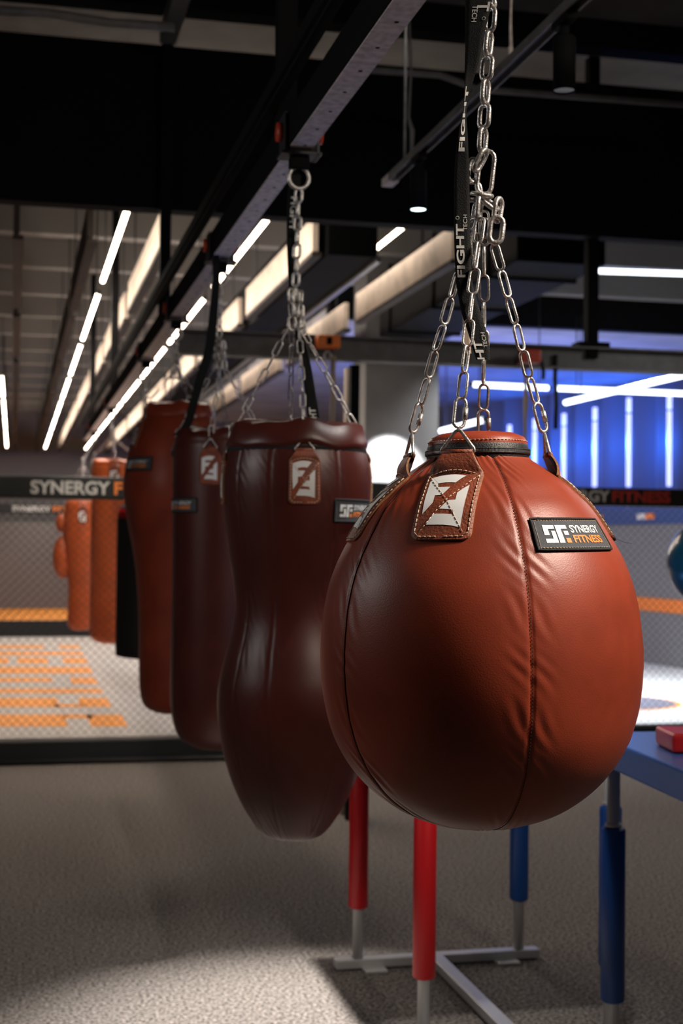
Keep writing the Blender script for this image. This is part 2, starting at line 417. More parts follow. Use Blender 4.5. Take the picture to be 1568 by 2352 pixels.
# ------------------------------------------------------------------ ceiling lamps
def led(name, a, b_, r, m_, label, cat='led tube', group=None, hang=0.0, zc=4.7):
    a = Vector(a); b_ = Vector(b_)
    t = empty(name, (a + b_) / 2, label, cat, group)
    c = (a + b_) / 2; d = (b_ - a).normalized()
    x = MB(); x.cyl(a - c, b_ - c, r, 12); x.build('diffuser', m_, t)
    for s_, e in ((1, b_), (-1, a)):
        x = MB(); x.cyl(e - c, e - c + d * s_ * 0.03, r * 1.08, 12); x.build('end_cap', M['dark_steel'], t)
    if hang:
        for e in (a.lerp(b_, 0.12), a.lerp(b_, 0.88)):
            x = MB(); x.cyl(e - c + Vector((0, 0, r)), Vector((e.x - c.x, e.y - c.y, zc - c.z)), 0.006, 6); x.build('hanger', M['dark_steel'], t)
    return t
ZL = 3.65
segs = [(8.62, 11.05), (11.6, 14.3), (14.65, 17.4), (17.75, 20.4), (20.7, 23.3), (23.6, 26.3), (26.6, 31.4)]
for X, nm, skip in ((0.64, 'the row left of the pale baffles', 0), (1.5, 'the row right above the bag rail', 0), (-0.17, 'the leftmost row', 3), (2.37, 'the rightmost row of the cage lights', 0)):
    for i, (y0, y1) in enumerate(segs):
        if i < skip or (X > 2 and i > 2): continue
        if X > 2: X_, zz_, y0, y1 = 2.84, 4.05, y0 * 1.2, y1 * 1.2
        else: X_, zz_ = X, ZL
        led('led_tube', (X_, y0, zz_), (X_, y1, zz_), 0.017, M['led'], 'white LED tube, %s of %s' % (ORD[i - skip], nm), 'led tube', 'ceiling LED tubes over the cage', 0.9)
led('led_tube', P(1275, 619, d=11.4), P(1700, 633, d=12.0), 0.021, M['led_cool'], 'cool white LED tube hanging alone in the dark, upper right', hang=0.9)
led('led_tube', P(1085, 883, d=15.0), P(1258, 891, d=15.2), 0.027, M['led_cool'], 'level white LED tube behind the right bag chain, left one of a pair', hang=0.5, zc=4.7)
led('led_tube', P(1279, 892, d=15.2), P(1640, 907, d=15.6), 0.027, M['led_cool'], 'level white LED tube crossing a slanting tube, right one of a pair', hang=0.5, zc=4.11)
led('led_tube', P(1298, 925, d=15.4), P(1640, 845, d=13.0), 0.027, M['led_cool'], 'slanting white LED tube that crosses the level pair', hang=0.5, zc=4.11)
led('led_tube', P(1012, 990, d=16.8), P(1112, 964, d=16.0), 0.03, M['led_cool'], 'short slanting white LED tube left of the blue wall lights', hang=0.5, zc=4.11)
tubes = [(1170, 976, 1120), (1228, 962, 1120), (1295, 950, 1120), (1366, 936, 1118), (1444, 914, 1118), (1537, 906, 1117)]
for i, (x, y0, y1) in enumerate(tubes):
    f = (x - 1000) / 640.0
    dd = 1.0 / ((1 - f) / 26.0 + f / 20.0) * 0.975
    a = P(x, y0, d=dd); b_ = P(x, y1, d=dd)
    b_.x, b_.y = a.x, a.y
    t = empty('blue_led_tube', b_, 'upright blue-white LED tube on the folded wall, %s from the right' % (['sixth', 'fifth', 'fourth', 'third', 'second', 'first'][i]), 'led tube', 'upright LED tubes on the blue wall')
    h = a.z - b_.z
    x_ = MB(); x_.cyl((0, 0, 0), (0, 0, h * 0.82), 0.036, 12); x_.build('diffuser', M['led_blue'], t)
    x_ = MB(); x_.cyl((0, 0, h * 0.84), (0, 0, h), 0.036, 12); x_.build('upper_diffuser', M['led_blue'], t)
    x_ = MB(); x_.box((0, 0.05, h / 2), (0.03, 0.03, h)); x_.build('mounting_bar', M['dark_steel'], t)
    l = bpy.data.lights.new('blue_tube_light', 'POINT'); l.energy = 26; l.color = BLUE; l.shadow_soft_size = 0.05
    lo = bpy.data.objects.new('blue_tube_light', l); COL.objects.link(lo); lo.location = b_ + nrm * 0.16 + Vector((0, 0, h * 0.5))

# hanging baffles over the cage
def baffle(X, y0, y1, m_, label, group, z0=3.65, z1=3.905):
    t = empty('ceiling_baffle', (X, y0, z0), label, 'baffle', group)
    b = MB(); b.box((0.02, (y1 - y0) / 2, (z1 - z0) / 2 + 0.01), (0.04, y1 - y0, z1 - z0 - 0.02)); b.build('board', m_, t)
    b = MB(); b.box((0.03, (y1 - y0) / 2, 0.0), (0.07, y1 - y0, 0.03)); b.build('bottom_strip', M['shaded_wood'], t)  # dark underside, its shade is put into the colour
    for q in (0.15, 0.85): b = MB(); b.cyl((0.02, (y1 - y0) * q, z1 - z0), (0.02, (y1 - y0) * q, 4.7 - z0), 0.006, 6); b.build('hanger', M['dark_steel'], t)
    return t
for X, m_, nm, n in ((-0.03, M['shaded_wood'], 'baffle board coloured dark as unlit, %s of the leftmost row', 7), (0.45, M['shaded_wood'], 'baffle board coloured dark as unlit, %s of the row beside the left LED tubes', 7),
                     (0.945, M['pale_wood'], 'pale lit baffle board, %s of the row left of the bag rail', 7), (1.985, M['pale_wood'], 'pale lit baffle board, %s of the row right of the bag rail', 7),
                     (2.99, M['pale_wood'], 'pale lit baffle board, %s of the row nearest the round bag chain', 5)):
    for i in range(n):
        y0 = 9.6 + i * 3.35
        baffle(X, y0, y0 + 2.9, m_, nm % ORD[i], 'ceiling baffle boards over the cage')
# dark ventilation ducts
t = empty('ventilation_duct', (2.26, 9.55, 3.6), 'dark square ventilation duct between two rows of pale baffles', 'duct')
b = MB(); b.box((0, 9, 0.25), (0.36, 18, 0.42)); b.build('duct_body', M['duct_black'], t, 0.01)
b = MB(); b.box((0.185, 9, 0.03), (0.03, 18, 0.05)); b.build('edge_rail', M['steel'], t)
t = empty('ventilation_duct', (3.7, 9.3, 3.62), 'wide black ventilation duct behind the round bag chain', 'duct')
b = MB(); b.box((0, 1.9, 0.3), (0.66, 3.8, 0.6)); b.build('duct_body', M['duct_black'], t, 0.01)
b = MB()
b.v = []; b.f = []
for q in (0.6, 2.0, 3.4): b = MB(); b.box((0, q, 0.3), (0.7, 0.05, 0.64)); b.build('flange', M['matte_black'], t)
for q in (0.3, 3.5): b = MB(); b.cyl((0, q, 0.6), (0, q, 1.08), 0.01, 8); b.build('hanger', M['matte_black'], t)
# pipes on the ceiling near the top of the frame
for (ya, za, pts, r, lb) in ((6.4, 4.5, [(-40, 22), (110, 30), (250, 52), (400, 62)], 0.022, 'thin dark pipe running across the ceiling, upper left'),
                             (6.9, 4.5, [(840, 160), (1010, 172), (1100, 205), (1568, 240)], 0.018, 'thin dark cable run under the ceiling, upper right')):
    ps = [P(x, y, y=ya) for x, y in pts]; c = ps[0].copy()
    b = MB(); b.tube([p - c for p in ps], r, 8); o = b.build('ceiling_pipe', M['beam_paint']); o.location = c; tag(o, lb, 'pipe')
tp = P(430, 10, y=6.8)
b = MB(); b.box((0, 0, 0), (0.09, 1.4, 0.09)); o = b.build('ceiling_channel', M['beam_paint'], None, 0.005); o.location = (tp.x, 7.0, 4.4); tag(o, 'short grey steel channel under the ceiling, upper left', 'channel')

# ------------------------------------------------------------------ rail carrying the bags
XR = 0.80; ZR = 2.80
t = empty('bag_rail', (XR, 0, ZR), 'long steel I-beam rail on which the row of bags hangs', 'beam')
b = MB(); y0, y1 = 1.0, 16.5; L = y1 - y0; yc = (y0 + y1) / 2
fw = 0.068
b.box((-0.0, yc, 0.004), (fw, L, 0.008)); b.box((0, yc, 0.05), (0.008, L, 0.086)); b.box((0, yc, 0.096), (fw, L, 0.008))
b.build('i_beam', [M['rail_steel']], t)
b = MB(); b.box((-0.036, yc, 0.052), (0.006, L, 0.098)); b.build('web_cover', M['matte_black'], t)
b = MB(); b.box((-0.085, yc, 0.13), (0.012, L, 0.012)); b.box((-0.06, yc, 0.19), (0.05, L, 0.04)); b.build('cable_channel', M['matte_black'], t)
b = MB()
y = 2.0
while y < 14: b.lathe([(0.0055, -0.0008), (0.0055, 0.0)], 10, (0.006, y, 0.0)); y += 0.168
o = b.build('bolt_hole', M['matte_black'], t); o['kind'] = 'stuff'
for y in (4.3, 7.93, 12.0, 15.4):
    b = MB(); b.box((0, y, 0.9), (0.06, 0.06, 1.6)); b.build('hanger_post', M['matte_black'], t)
# transverse beams
def cross_beam(y, x0, x1, z, label):
    t = empty('cross_beam', (x0, y, z), label, 'beam')
    w_ = x1 - x0; b = MB()
    b.box((w_ / 2, 0, 0.006), (w_, 0.11, 0.012)); b.box((w_ / 2, 0.0, 0.07), (w_, 0.012, 0.12)); b.box((w_ / 2, 0, 0.134), (w_, 0.11, 0.012))
    b.build('i_beam', M['beam_paint'], t)
    return t
t = cross_beam(8.12, 0.9, 6.2, 2.72, 'grey steel cross beam running right from the bag rail')
hp = P(1357, 700, y=8.12)
b = MB(); b.box((hp.x - 0.9, 0, 1.0), (0.07, 0.07, 1.85)); b.build('hanger_post', M['matte_black'], t)
b = MB(); b.box((hp.x - 0.9, 0, 0.155), (0.2, 0.12, 0.03)); b.build('foot_plate', M['matte_black'], t)
# upright post
pp = P(812, 1000, y=8.3)
b = MB(); b.box((0, 0, 1.36), (0.055, 0.055, 2.72)); b.box((0.05, 0, 1.92), (0.05, 0.05, 0.09)); o = b.build('steel_post', M['matte_black'], None); o.location = (pp.x, 8.3, 0); tag(o, 'black upright steel post behind the peanut-shaped bag', 'post')
pp = P(797, 1000, y=8.45)
b = MB(); b.cyl((0, 0, 0), (0, 0, 2.72), 0.022, 12); o = b.build('pale_pipe', M['tan_web'], None); o.location = (pp.x, 8.45, 0); tag(o, 'thin pale pipe standing just left of the black post', 'pipe')

def link_mesh(Lo, W, r, n=8, seg=6):
    """stadium link along z"""
    R = W / 2 - r; h = Lo / 2 - W / 2
    pts = []
    for k in range(seg + 1): a = PI * k / seg; pts.append((R * math.cos(a), 0, h + R * math.sin(a)))
    for k in range(seg + 1): a = PI + PI * k / seg; pts.append((R * math.cos(a), 0, -h + R * math.sin(a)))
    b = MB(); b.tube(pts, r, n, closed=True)
    return b
def trolley(cx, y, label, color='red_clamp'):
    t = empty('beam_trolley', (XR, y, ZR), label, 'trolley', 'trolleys that hold the bags on the rail')
    b = MB(); b.box((-0.048, 0, 0.04), (0.008, 0.09, 0.12)); b.box((0.048, 0, 0.04), (0.008, 0.09, 0.12)); b.box((0, 0, -0.016), (0.12, 0.09, 0.008)); b.build('bracket', M['dark_steel'], t, 0.002)
    b = MB(); b.box((0, 0, -0.038), (0.056, 0.05, 0.036)); b.build('swivel_block', M['matte_black'], t, 0.006)
    for s in (-1, 1):
        b = MB(); b.cyl((s * 0.053, 0, 0.05), (s * 0.068, 0, 0.05), 0.028, 16); b.build('wheel', M[color], t)
    b = MB(); b.tube([(0.030 * math.cos(a), 0, -0.080 + 0.032 * math.sin(a)) for a in [2 * PI * k / 20 for k in range(20)]], 0.0065, 8, closed=True); b.build('ring', M['chain'], t)
    return t

# ------------------------------------------------------------------ bags
def interp(tbl, z):
    if z >= tbl[0][1]: return tbl[0][0]
    for (r0, z0), (r1, z1) in zip(tbl, tbl[1:]):
        if z0 >= z >= z1:
            return r0 + (r1 - r0) * (z0 - z) / max(1e-9, z0 - z1)
    return tbl[-1][0]
def smooth_profile(pts, n=90):
    """Catmull-Rom through (r,z) points"""
    out = []
    N = len(pts); per = max(3, n // (N - 1))
    for i in range(N - 1):
        p0 = Vector(pts[max(0, i - 1)]); p1 = Vector(pts[i]); p2 = Vector(pts[i + 1]); p3 = Vector(pts[min(N - 1, i + 2)])
        for k in range(per):
            q = k / per
            v = 0.5 * ((2 * p1) + (p2 - p0) * q + (2 * p0 - 5 * p1 + 4 * p2 - p3) * q * q + (-p0 + 3 * p1 - 3 * p2 + p3) * q ** 3)
            out.append((max(0.0005, v.x), v.y))
    out.append((max(0.0005, pts[-1][0]), pts[-1][1]))
    return out
class Surf:
    def __init__(s, prof, seams, pucker=0.0035, groove=0.0035):
        s.p = prof; s.seams = [math.radians(a) for a in seams]; s.pk = pucker; s.gr = groove
        s.arc = [0]
        for (r0, z0), (r1, z1) in zip(prof, prof[1:]): s.arc.append(s.arc[-1] + math.hypot(r1 - r0, z1 - z0))
        s.rmax = max(r for r, z in prof); s.z0 = prof[0][1]; s.z1 = prof[-1][1]
    def at_arc(s, a):
        if a <= 0: i = 0; q = 0
        else:
            i = 0
            while i < len(s.arc) - 2 and s.arc[i + 1] < a: i += 1
            q = min(1, (a - s.arc[i]) / max(1e-9, s.arc[i + 1] - s.arc[i]))
        (r0, z0), (r1, z1) = s.p[i], s.p[i + 1]
        r = r0 + (r1 - r0) * q; z = z0 + (z1 - z0) * q
        dr, dz = r1 - r0, z1 - z0; L = math.hypot(dr, dz) or 1
        return r, z, (-dz / L, dr / L)       # normal (radial, z)
    def arc_of_z(s, z):
        for i in range(len(s.p) - 1):
            if s.p[i][1] >= z >= s.p[i + 1][1] and s.p[i][1] != s.p[i + 1][1]:
                return s.arc[i] + (s.arc[i + 1] - s.arc[i]) * (s.p[i][1] - z) / (s.p[i][1] - s.p[i + 1][1])
        return 0
    def disp(s, phi, r, z):
        if not s.seams: return 0
        d = 0
        best = 9
        for a in s.seams:
            e = (phi - a + PI) % (2 * PI) - PI
            if abs(e) < abs(best): best = e
        x = abs(best) * max(r, 0.02)
        d -= s.gr * math.exp(-(x / 0.0032) ** 2)
        u = best * r
        pk = math.exp(-((x - 0.018) / 0.02) ** 2)
        d += s.pk * pk * 0.5 * (math.sin(z * 150 + best * 55 + 2 * math.sin(z * 41)) * math.sin(z * 37 + best * 4))
        return d
    def pt(s, phi, a, off=0.0):
        r, z, n = s.at_arc(a)
        d = s.disp(phi, r, z) + off
        rr = r + n[0] * d; zz = z + n[1] * d
        return Vector((rr * math.sin(phi), -rr * math.cos(phi), zz))
    def mesh(s, name, m_, parent, nphi=160):
        b = MB(); vs = []; fs = []
        n = len(s.p)
        angs = [2 * PI * k / nphi for k in range(nphi)]
        for i in range(n):
            for a in angs: vs.append(s.pt(a, s.arc[i]))
        for i in range(n - 1):
            for k in range(nphi):
                fs.append((i * nphi + k, (i + 1) * nphi + k, (i + 1) * nphi + (k + 1) % nphi, i * nphi + (k + 1) % nphi))
        fs.append(tuple(range(nphi))); fs.append(tuple((n - 1) * nphi + k for k in range(nphi - 1, -1, -1)))
        b.add(vs, fs, 0, True)
        return b.build(name, m_, parent)

def dashes(path, mp, dash=0.0062, gap=0.0026, r=0.00085, b=None):
    """stitches along a 2D path"""
    b = b or MB()
    segs_ = []
    pos = 0.0; on = True; left = dash; cur = [mp(*path[0])]
    for (x0, y0), (x1, y1) in zip(path, path[1:]):
        L = math.hypot(x1 - x0, y1 - y0); q = 0
        while q < L - 1e-9:
            st = min(left, L - q); q += st; left -= st
            p = (x0 + (x1 - x0) * q / L, y0 + (y1 - y0) * q / L)
            if on: cur.append(mp(*p))
            if left <= 1e-9:
                if on:
                    if len(cur) > 1: b.tube(cur, r, 5)
                    on = False; left = gap; cur = []
                else: on = True; left = dash; cur = [mp(*p)]
    return b

# the tab emblem, traced in a unit frame: u across (-0.5..0.5), v down (0..1)
def cu(x, y):
    xl = 350 - (y - 500) * 0.18; xr = 1345 - (y - 500) * 0.11
    return ((x - xl) / (xr - xl) - 0.5, (y - 500) / 1120.0)
EMBLEM = [[(480, 580), (600, 545), (740, 518), (860, 515), (960, 525), (1058, 550), (985, 605), (895, 688), (810, 680), (720, 680), (598, 700), (585, 690)],
          [(450, 592), (478, 582), (590, 700), (598, 770), (710, 890), (680, 918), (560, 925), (540, 1055), (450, 1150), (352, 1242), (390, 920)],
          [(598, 770), (720, 768), (815, 768), (760, 835), (710, 890)],
          [(1138, 738), (1115, 910), (1045, 1450), (1025, 1448), (905, 1250), (905, 1190), (870, 1130), (800, 1025), (835, 1018), (930, 1015), (945, 885), (1030, 810)],
          [(800, 1030), (870, 1130), (905, 1180), (780, 1165), (665, 1158), (735, 1090)],
          [(570, 1238), (740, 1238), (905, 1250), (1025, 1448), (900, 1420), (740, 1405), (435, 1402), (495, 1310)]]
def make_tab(surf, root, phi0, z_bend, W, L, nl, rf, zf, wf, detail=2, face=1, ring=True, off=0.0035, apex=(0.1, 0.05)):
    ph = math.radians(phi0); s0 = surf.arc_of_z(z_bend)
    rad = Vector((math.sin(ph), -math.cos(ph), 0)); tan = Vector((math.cos(ph), math.sin(ph), 0))
    def mp(a, b_, o=0.0):
        if b_ >= 0:
            r, z, n = surf.at_arc(s0 + b_)
            p = surf.pt(ph + a / max(r, 0.08), s0 + b_, 0)
            nn = Vector((rad.x * n[0], rad.y * n[0], n[1]))
            return p + nn * (off + o)
        Q0 = mp(a, 0, 0)
        q = -b_ / nl
        Q1 = rad * rf + tan * a + Vector((0, 0, zf))
        bulge = rad * 0.004 * math.sin(PI * q)
        return Q0.lerp(Q1, q) + bulge + rad * o
    def hw(b_):
        if b_ < 0:
            q = -b_ / nl
            return (W * (1 - q) ** 1.0 + wf * (1 - (1 - q) ** 1.0)) / 2
        base = W / 2 * (1 + 0.04 * b_ / L)
        c = 0.013
        if b_ > L - c: base -= c - math.sqrt(max(0, c * c - (b_ - L + c) ** 2))
        return base
    nu = 14; nv = 34 if detail > 1 else 14
    bs = [-nl + (nl + L) * k / nv for k in range(nv + 1)]
    if detail > 1: bs += [L - 0.010, L - 0.006, L - 0.003, L - 0.001]
    bs = sorted(set(bs)); nr = len(bs)
    b = MB(); vs = []
    for lay in (0.0, -0.0036):
        for bb_ in bs:
            for k in range(nu + 1):
                vs.append(mp(hw(bb_) * (2 * k / nu - 1), bb_, lay))
    fs = []; es = []
    N = nr * (nu + 1)
    for i in range(nr - 1):
        for k in range(nu):
            q = i * (nu + 1) + k
            fs.append((q, q + 1, q + nu + 2, q + nu + 1)); fs.append((N + q, N + q + nu + 1, N + q + nu + 2, N + q + 1))
        q = i * (nu + 1); es.append((q, q + nu + 1, N + q + nu + 1, N + q)); q += nu; es.append((q, N + q, N + q + nu + 1, q + nu + 1))
    for k in range(nu):
        es.append((k, N + k, N + k + 1, k + 1)); q = (nr - 1) * (nu + 1) + k; es.append((q, q + 1, N + q + 1, N + q))
    b.add(vs, fs, 0, True); n0 = len(b.v) - len(vs)
    for e in es: b.f.append([n0 + q for q in e]); b.m.append(1); b.sm.append(False)
    tab = b.build('hanging_tab', [M['tab_leather'], M['raw_edge']], root)
    # folded back layer going down to the body
    b = MB(); bk = []
    for k in range(6):
        q = k / 5
        for sgn in (-1, 1):
            bk.append((rad * (rf - 0.010 + (surf.at_arc(s0 - 0.0)[0] - rf + 0.004) * q) + tan * sgn * (wf + (W - wf) * q) / 2 + Vector((0, 0, zf + (z_bend + 0.002 - zf) * q))))
    b.add(bk, [(2 * k, 2 * k + 1, 2 * k + 3, 2 * k + 2) for k in range(5)], 0, True)
    b.tube([rad * (rf - 0.0045) + tan * wf * q + Vector((0, 0, zf)) for q in (-0.5, 0.5)], 0.0058, 10)
    b.build('tab_fold', M['tab_leather'], tab)
    if face:
        eb = 0.0008
        shp_ = [poly([(cu(x, y)[0] * W * 1.02, cu(x, y)[1] * L) for x, y in pl]) for pl in EMBLEM]
        decal('emblem', shp_, lambda a, b_: mp(a, b_, eb), M['white_print'], tab, 0.008 if detail > 1 else 0.03)
    if detail > 1:
        ins = 0.0055
        path = []
        for k in range(25): q = -0.5 + k / 24; path.append((q * (W - 2 * ins), 0.004 - 0.013 * (1 - (2 * q) ** 2)))
        sb = dashes(path, lambda a, b_: mp(a, b_, 0.0009))
        for sgn in (-1, 1):
            pth = [(sgn * (hw(b_) - ins), b_) for b_ in [0.006 + (L - 0.022) * k / 20 for k in range(21)]] + [(sgn * (hw(L - 0.014) - ins - 0.0015), L - 0.012), (sgn * (W / 2 - 0.012), L - ins), (0, L - ins + 0.0003)]
            dashes(pth, lambda a, b_: mp(a, b_, 0.0009), b=sb)
        for pth in ([(-W / 2 + ins, 0.006), (0, L * 0.45), (W / 2 - 0.012, L - 0.012)], [(W / 2 - ins, 0.006), (0, L * 0.45), (-W / 2 + 0.012, L - 0.012)]):
            fine = []
            for (x0, y0), (x1, y1) in zip(pth, pth[1:]):
                for k in range(10): fine.append((x0 + (x1 - x0) * k / 10, y0 + (y1 - y0) * k / 10))
            fine.append(pth[-1])
            dashes(fine, lambda a, b_: mp(a, b_, 0.0013), r=0.0006, b=sb)
        sb.build('stitching', M['thread'], tab)
    if ring:
        A = rad * apex[0] + Vector((0, 0, apex[1]))
        B0 = rad * (rf - 0.0045) - tan * (wf / 2 + 0.006) + Vector((0, 0, zf)); B1 = rad * (rf - 0.0045) + tan * (wf / 2 + 0.006) + Vector((0, 0, zf))
        def corner(p, a, c, e):
            d0 = (a - p).normalized() * e; d1 = (c - p).normalized() * e
            return [p + d0, p + (d0 + d1) * 0.28, p + d1]
        pts = corner(A, B1, B0, 0.008) + corner(B0, A, B1, 0.008) + corner(B1, B0, A, 0.008)
        b = MB(); b.tube(pts, 0.0030, 10, closed=True); b.build('triangle_ring', M['chain'], root)
    return mp
def make_patch(surf, root, p0, p1, z0, z1, detail=2):
    s0 = surf.arc_of_z(z0); s1 = surf.arc_of_z(z1)
    a0, a1 = math.radians(p0), math.radians(p1)
    def mp(u, v, o=0.0): return surf.pt(a0 + (a1 - a0) * u, s0 + (s1 - s0) * v, 0.003 + o)
    b = MB(); nu, nv = 24, 8; vs = []
    for lay in (0, -0.003):
        for i in range(nv + 1):
            for k in range(nu + 1): vs.append(mp(k / nu, i / nv, lay))
    N = (nv + 1) * (nu + 1); fs = []
    for i in range(nv):
        for k in range(nu):
            q = i * (nu + 1) + k; fs.append((q, q + 1, q + nu + 2, q + nu + 1))
    b.add(vs, fs, 0, True)
    pa_ = b.build('brand_patch', M['patch_grey'], root)
    tag(pa_, 'dark grey cloth patch with white and orange lettering')
    rim = [mp(u, 0, 0) for u in [k / 24 for k in range(25)]] + [mp(1, v) for v in [k / 8 for k in range(1, 9)]] + [mp(1 - u, 1) for u in [k / 24 for k in range(1, 25)]] + [mp(0, 1 - v) for v in [k / 8 for k in range(1, 8)]]
    b = MB(); b.tube(rim, 0.0022 if detail > 1 else 0.003, 6, closed=True); b.build('black_border', M['black_cloth'], pa_)
    e = 0.0008
    S = [poly([(.105, .22), (.235, .22), (.235, .34), (.16, .34), (.16, .54), (.105, .54)]), poly([(.19, .41), (.235, .41), (.235, .79), (.105, .79), (.105, .66), (.19, .66)]),
         poly([(.25, .22), (.39, .22), (.39, .34), (.31, .34), (.31, .79), (.25, .79)]), rect(.335, .41, .39, .54)]
    S = [([(x, y) for x, y in s_[0]], s_[1]) for s_ in S]
    def flip(sh): vs_, f_ = sh; return [(x, 1 - y) for x, y in vs_], f_
    decal('emblem_print', S, lambda u, v: mp(u, v, e), M['white_print'], pa_, 0.06)
    decal('orange_square', [rect(.335, .64, .39, .79)], lambda u, v: mp(u, v, e), M['orange_print'], pa_, 0.06)
    vs_, f_ = text_fit('SYNERGY', .43, 0, .47, .25, bold=0.03)
    decal('white_lettering', [([(x, .47 - y) for x, y in vs_], f_)], lambda u, v: mp(u, v, e), M['white_print'], pa_, 0.06)
    vs_, f_ = text_fit('FITNESS', .43, 0, .44, .25, bold=0.035)
    decal('orange_lettering', [([(x, .79 - y) for x, y in vs_], f_)], lambda u, v: mp(u, v, e), M['orange_print'], pa_, 0.06)
    if detail > 1:
        L_ = (a1 - a0) * 0.22
        pth = [(0.03 + .94 * k / 20, .06) for k in range(21)] + [(.97, .06 + .88 * k / 8) for k in range(1, 9)] + [(.97 - .94 * k / 20, .94) for k in range(1, 21)] + [(.03, .94 - .88 * k / 8) for k in range(1, 9)]
        dashes(pth, lambda u, v: mp(u, v, 0.0008), dash=0.022, gap=0.012, r=0.0005).build('stitching', M['thread'], pa_)
    return pa_

def bag_frame(cx, depth, py_bottom):
    b0 = P(cx, py_bottom, d=depth)
    az = math.atan2(b0.x, b0.y)
    return b0, az
def px_profile(cx, depth, pts, zb):
    s = depth / FPX
    return [(h * s, P(cx, y, d=depth).z - zb) for h, y in pts]
CH = {}
def chain_mesh(key, Lo, W, r):
    if key not in CH:
        o = link_mesh(Lo, W, r).build('chain_link', M['chain']); CH[key] = o.data; bpy.data.objects.remove(o)
    return CH[key]
def place_link(parent, key, p, axis, tw, name='chain_link', sc=1.0):
    o = bpy.data.objects.new(name, CH[key]); COL.objects.link(o)
    ax = Vector(axis).normalized(); ref = Vector((1, 0, 0)) if abs(ax.x) < 0.9 else Vector((0, 1, 0))
    x = (ref - ax * ref.dot(ax)).normalized(); y = ax.cross(x)
    Rm = Matrix((x, y, ax)).transposed() @ Matrix.Rotation(tw, 3, 'Z')
    o.parent = parent
    o.matrix_local = Matrix.Translation(p) @ Rm.to_4x4() @ Matrix.Scale(sc, 4)
    return o
def run_chain(parent, key, pts, Lo, r, tw=0.0, jit=0.25, joined=None):
    pitch = Lo - 2 * r
    pts = [Vector(p) for p in pts]
    tot = sum((b_ - a).length for a, b_ in zip(pts, pts[1:]))
    n = max(1, round(tot / pitch)); st = tot / n
    def at(q):
        for a, b_ in zip(pts, pts[1:]):
            L_ = (b_ - a).length
            if q <= L_ or b_ is pts[-1]: return a + (b_ - a) * (q / L_), (b_ - a).normalized()
            q -= L_
    for i in range(n):
        p, d = at((i + 0.5) * st)
        d = (d + Vector((random.uniform(-.04, .04), random.uniform(-.04, .04), 0))).normalized()
        tw_ = tw + (PI / 2 if i % 2 else 0) + random.uniform(-jit, jit)
        if joined is None: place_link(parent, key, p, d, tw_)
        else:
            ax = d; ref = Vector((1, 0, 0)); x = (ref - ax * ref.dot(ax)).normalized(); y = ax.cross(x)
            Rm = Matrix((x, y, ax)).transposed() @ Matrix.Rotation(tw_, 3, 'Z')
            me = CH[key]; joined.add([Rm @ v.co + p for v in me.vertices], [tuple(f.vertices) for f in me.polygons], 0, True)
LS = (0.052, 0.0215, 0.0026); LB = (0.050, 0.029, 0.0046)
chain_mesh('S', *LS); chain_mesh('B', *LB); chain_mesh('C', 0.085, 0.034, 0.0042); chain_mesh('Q', 0.058, 0.025, 0.0030); chain_mesh('O', 0.044, 0.038, 0.0044)

# ---- the round bag, in focus
D1 = 2.5; S1 = D1 / FPX
base1, az1 = bag_frame(1107, D1, 1897)
bag1 = empty('round_punching_bag', base1, 'big round red-brown leather punching bag in the foreground with a leather emblem tab', 'punching bag', rot=(0, -0.020, -az1))
zb1 = base1.z
pr1 = px_profile(1104, D1, [(114, 1046), (122, 1058), (152, 1078), (196, 1108), (230, 1140), (262, 1175), (302, 1240), (330, 1295), (349, 1350), (362, 1420), (368, 1500), (364, 1580), (348, 1660), (322, 1722), (285, 1776), (236, 1823), (176, 1861), (105, 1886), (45, 1896), (2, 1898)], zb1)
surf1 = Surf(smooth_profile(pr1, 200), [-53, 17, 89, 161, 233], 0.0019, 0.0032)
surf1.mesh('leather_body', M['leather'], bag1, 420)
def zpx(y, d=D1, cx=1104, zb=None): return P(cx, y, d=d).z - (zb1 if zb is None else zb)
# seams with stitches
for a in (-53, 17, 89):
    ar = math.radians(a)
    b = MB(); n = 70
    if a == 17:
        for k in range(n * 2):
            s0 = 0.01 + (surf1.arc[-1] - 0.06) * k / (n * 2); s1 = s0 + 0.0034
            b.tube([surf1.pt(ar + 0.003, s0, 0.0024), surf1.pt(ar + 0.003, s1, 0.0024)], 0.0008, 4)
        b.build('seam_stitching', M['thread_dark'], bag1)
    else:
        b.tube([surf1.pt(ar, 0.004 + (surf1.arc[-1] - 0.03) * k / n, 0.0018) for k in range(n + 1)], 0.0017, 6)
        b.build('seam_piping', M['leather_dark'], bag1)
# zip band and lid
r0 = 116 * S1
zt0 = zpx(1056); ztl = zpx(1018)
b = MB(); b.lathe([(r0 * 0.95, zt0 - 0.012), (r0 * 1.01, zt0 - 0.004), (r0 * 1.02, zt0 + 0.006), (r0 * 1.0, ztl - 0.006), (r0 * 0.95, ztl + 0.003)], 64); b.build('zip_band', M['black_zip'], bag1)
for zz in (zt0 + 0.009, zt0 + 0.0155):
    b = MB(); b.tube([(r0 * 1.025 * math.sin(a), -r0 * 1.025 * math.cos(a), zz) for a in [2 * PI * k / 60 for k in range(60)]], 0.0022, 6, closed=True)
    b.build('zip_track', M['black_zip'], bag1)
b = MB()
for k in range(230):
    a = 2 * PI * k / 230
    b.box((r0 * 1.043 * math.sin(a), -r0 * 1.043 * math.cos(a), zt0 + 0.0122), (0.0013, 0.0013, 0.0035), Matrix.Rotation(a, 3, 'Z'))
o = b.build('zip_teeth', M['steel'], bag1); o['kind'] = 'stuff'
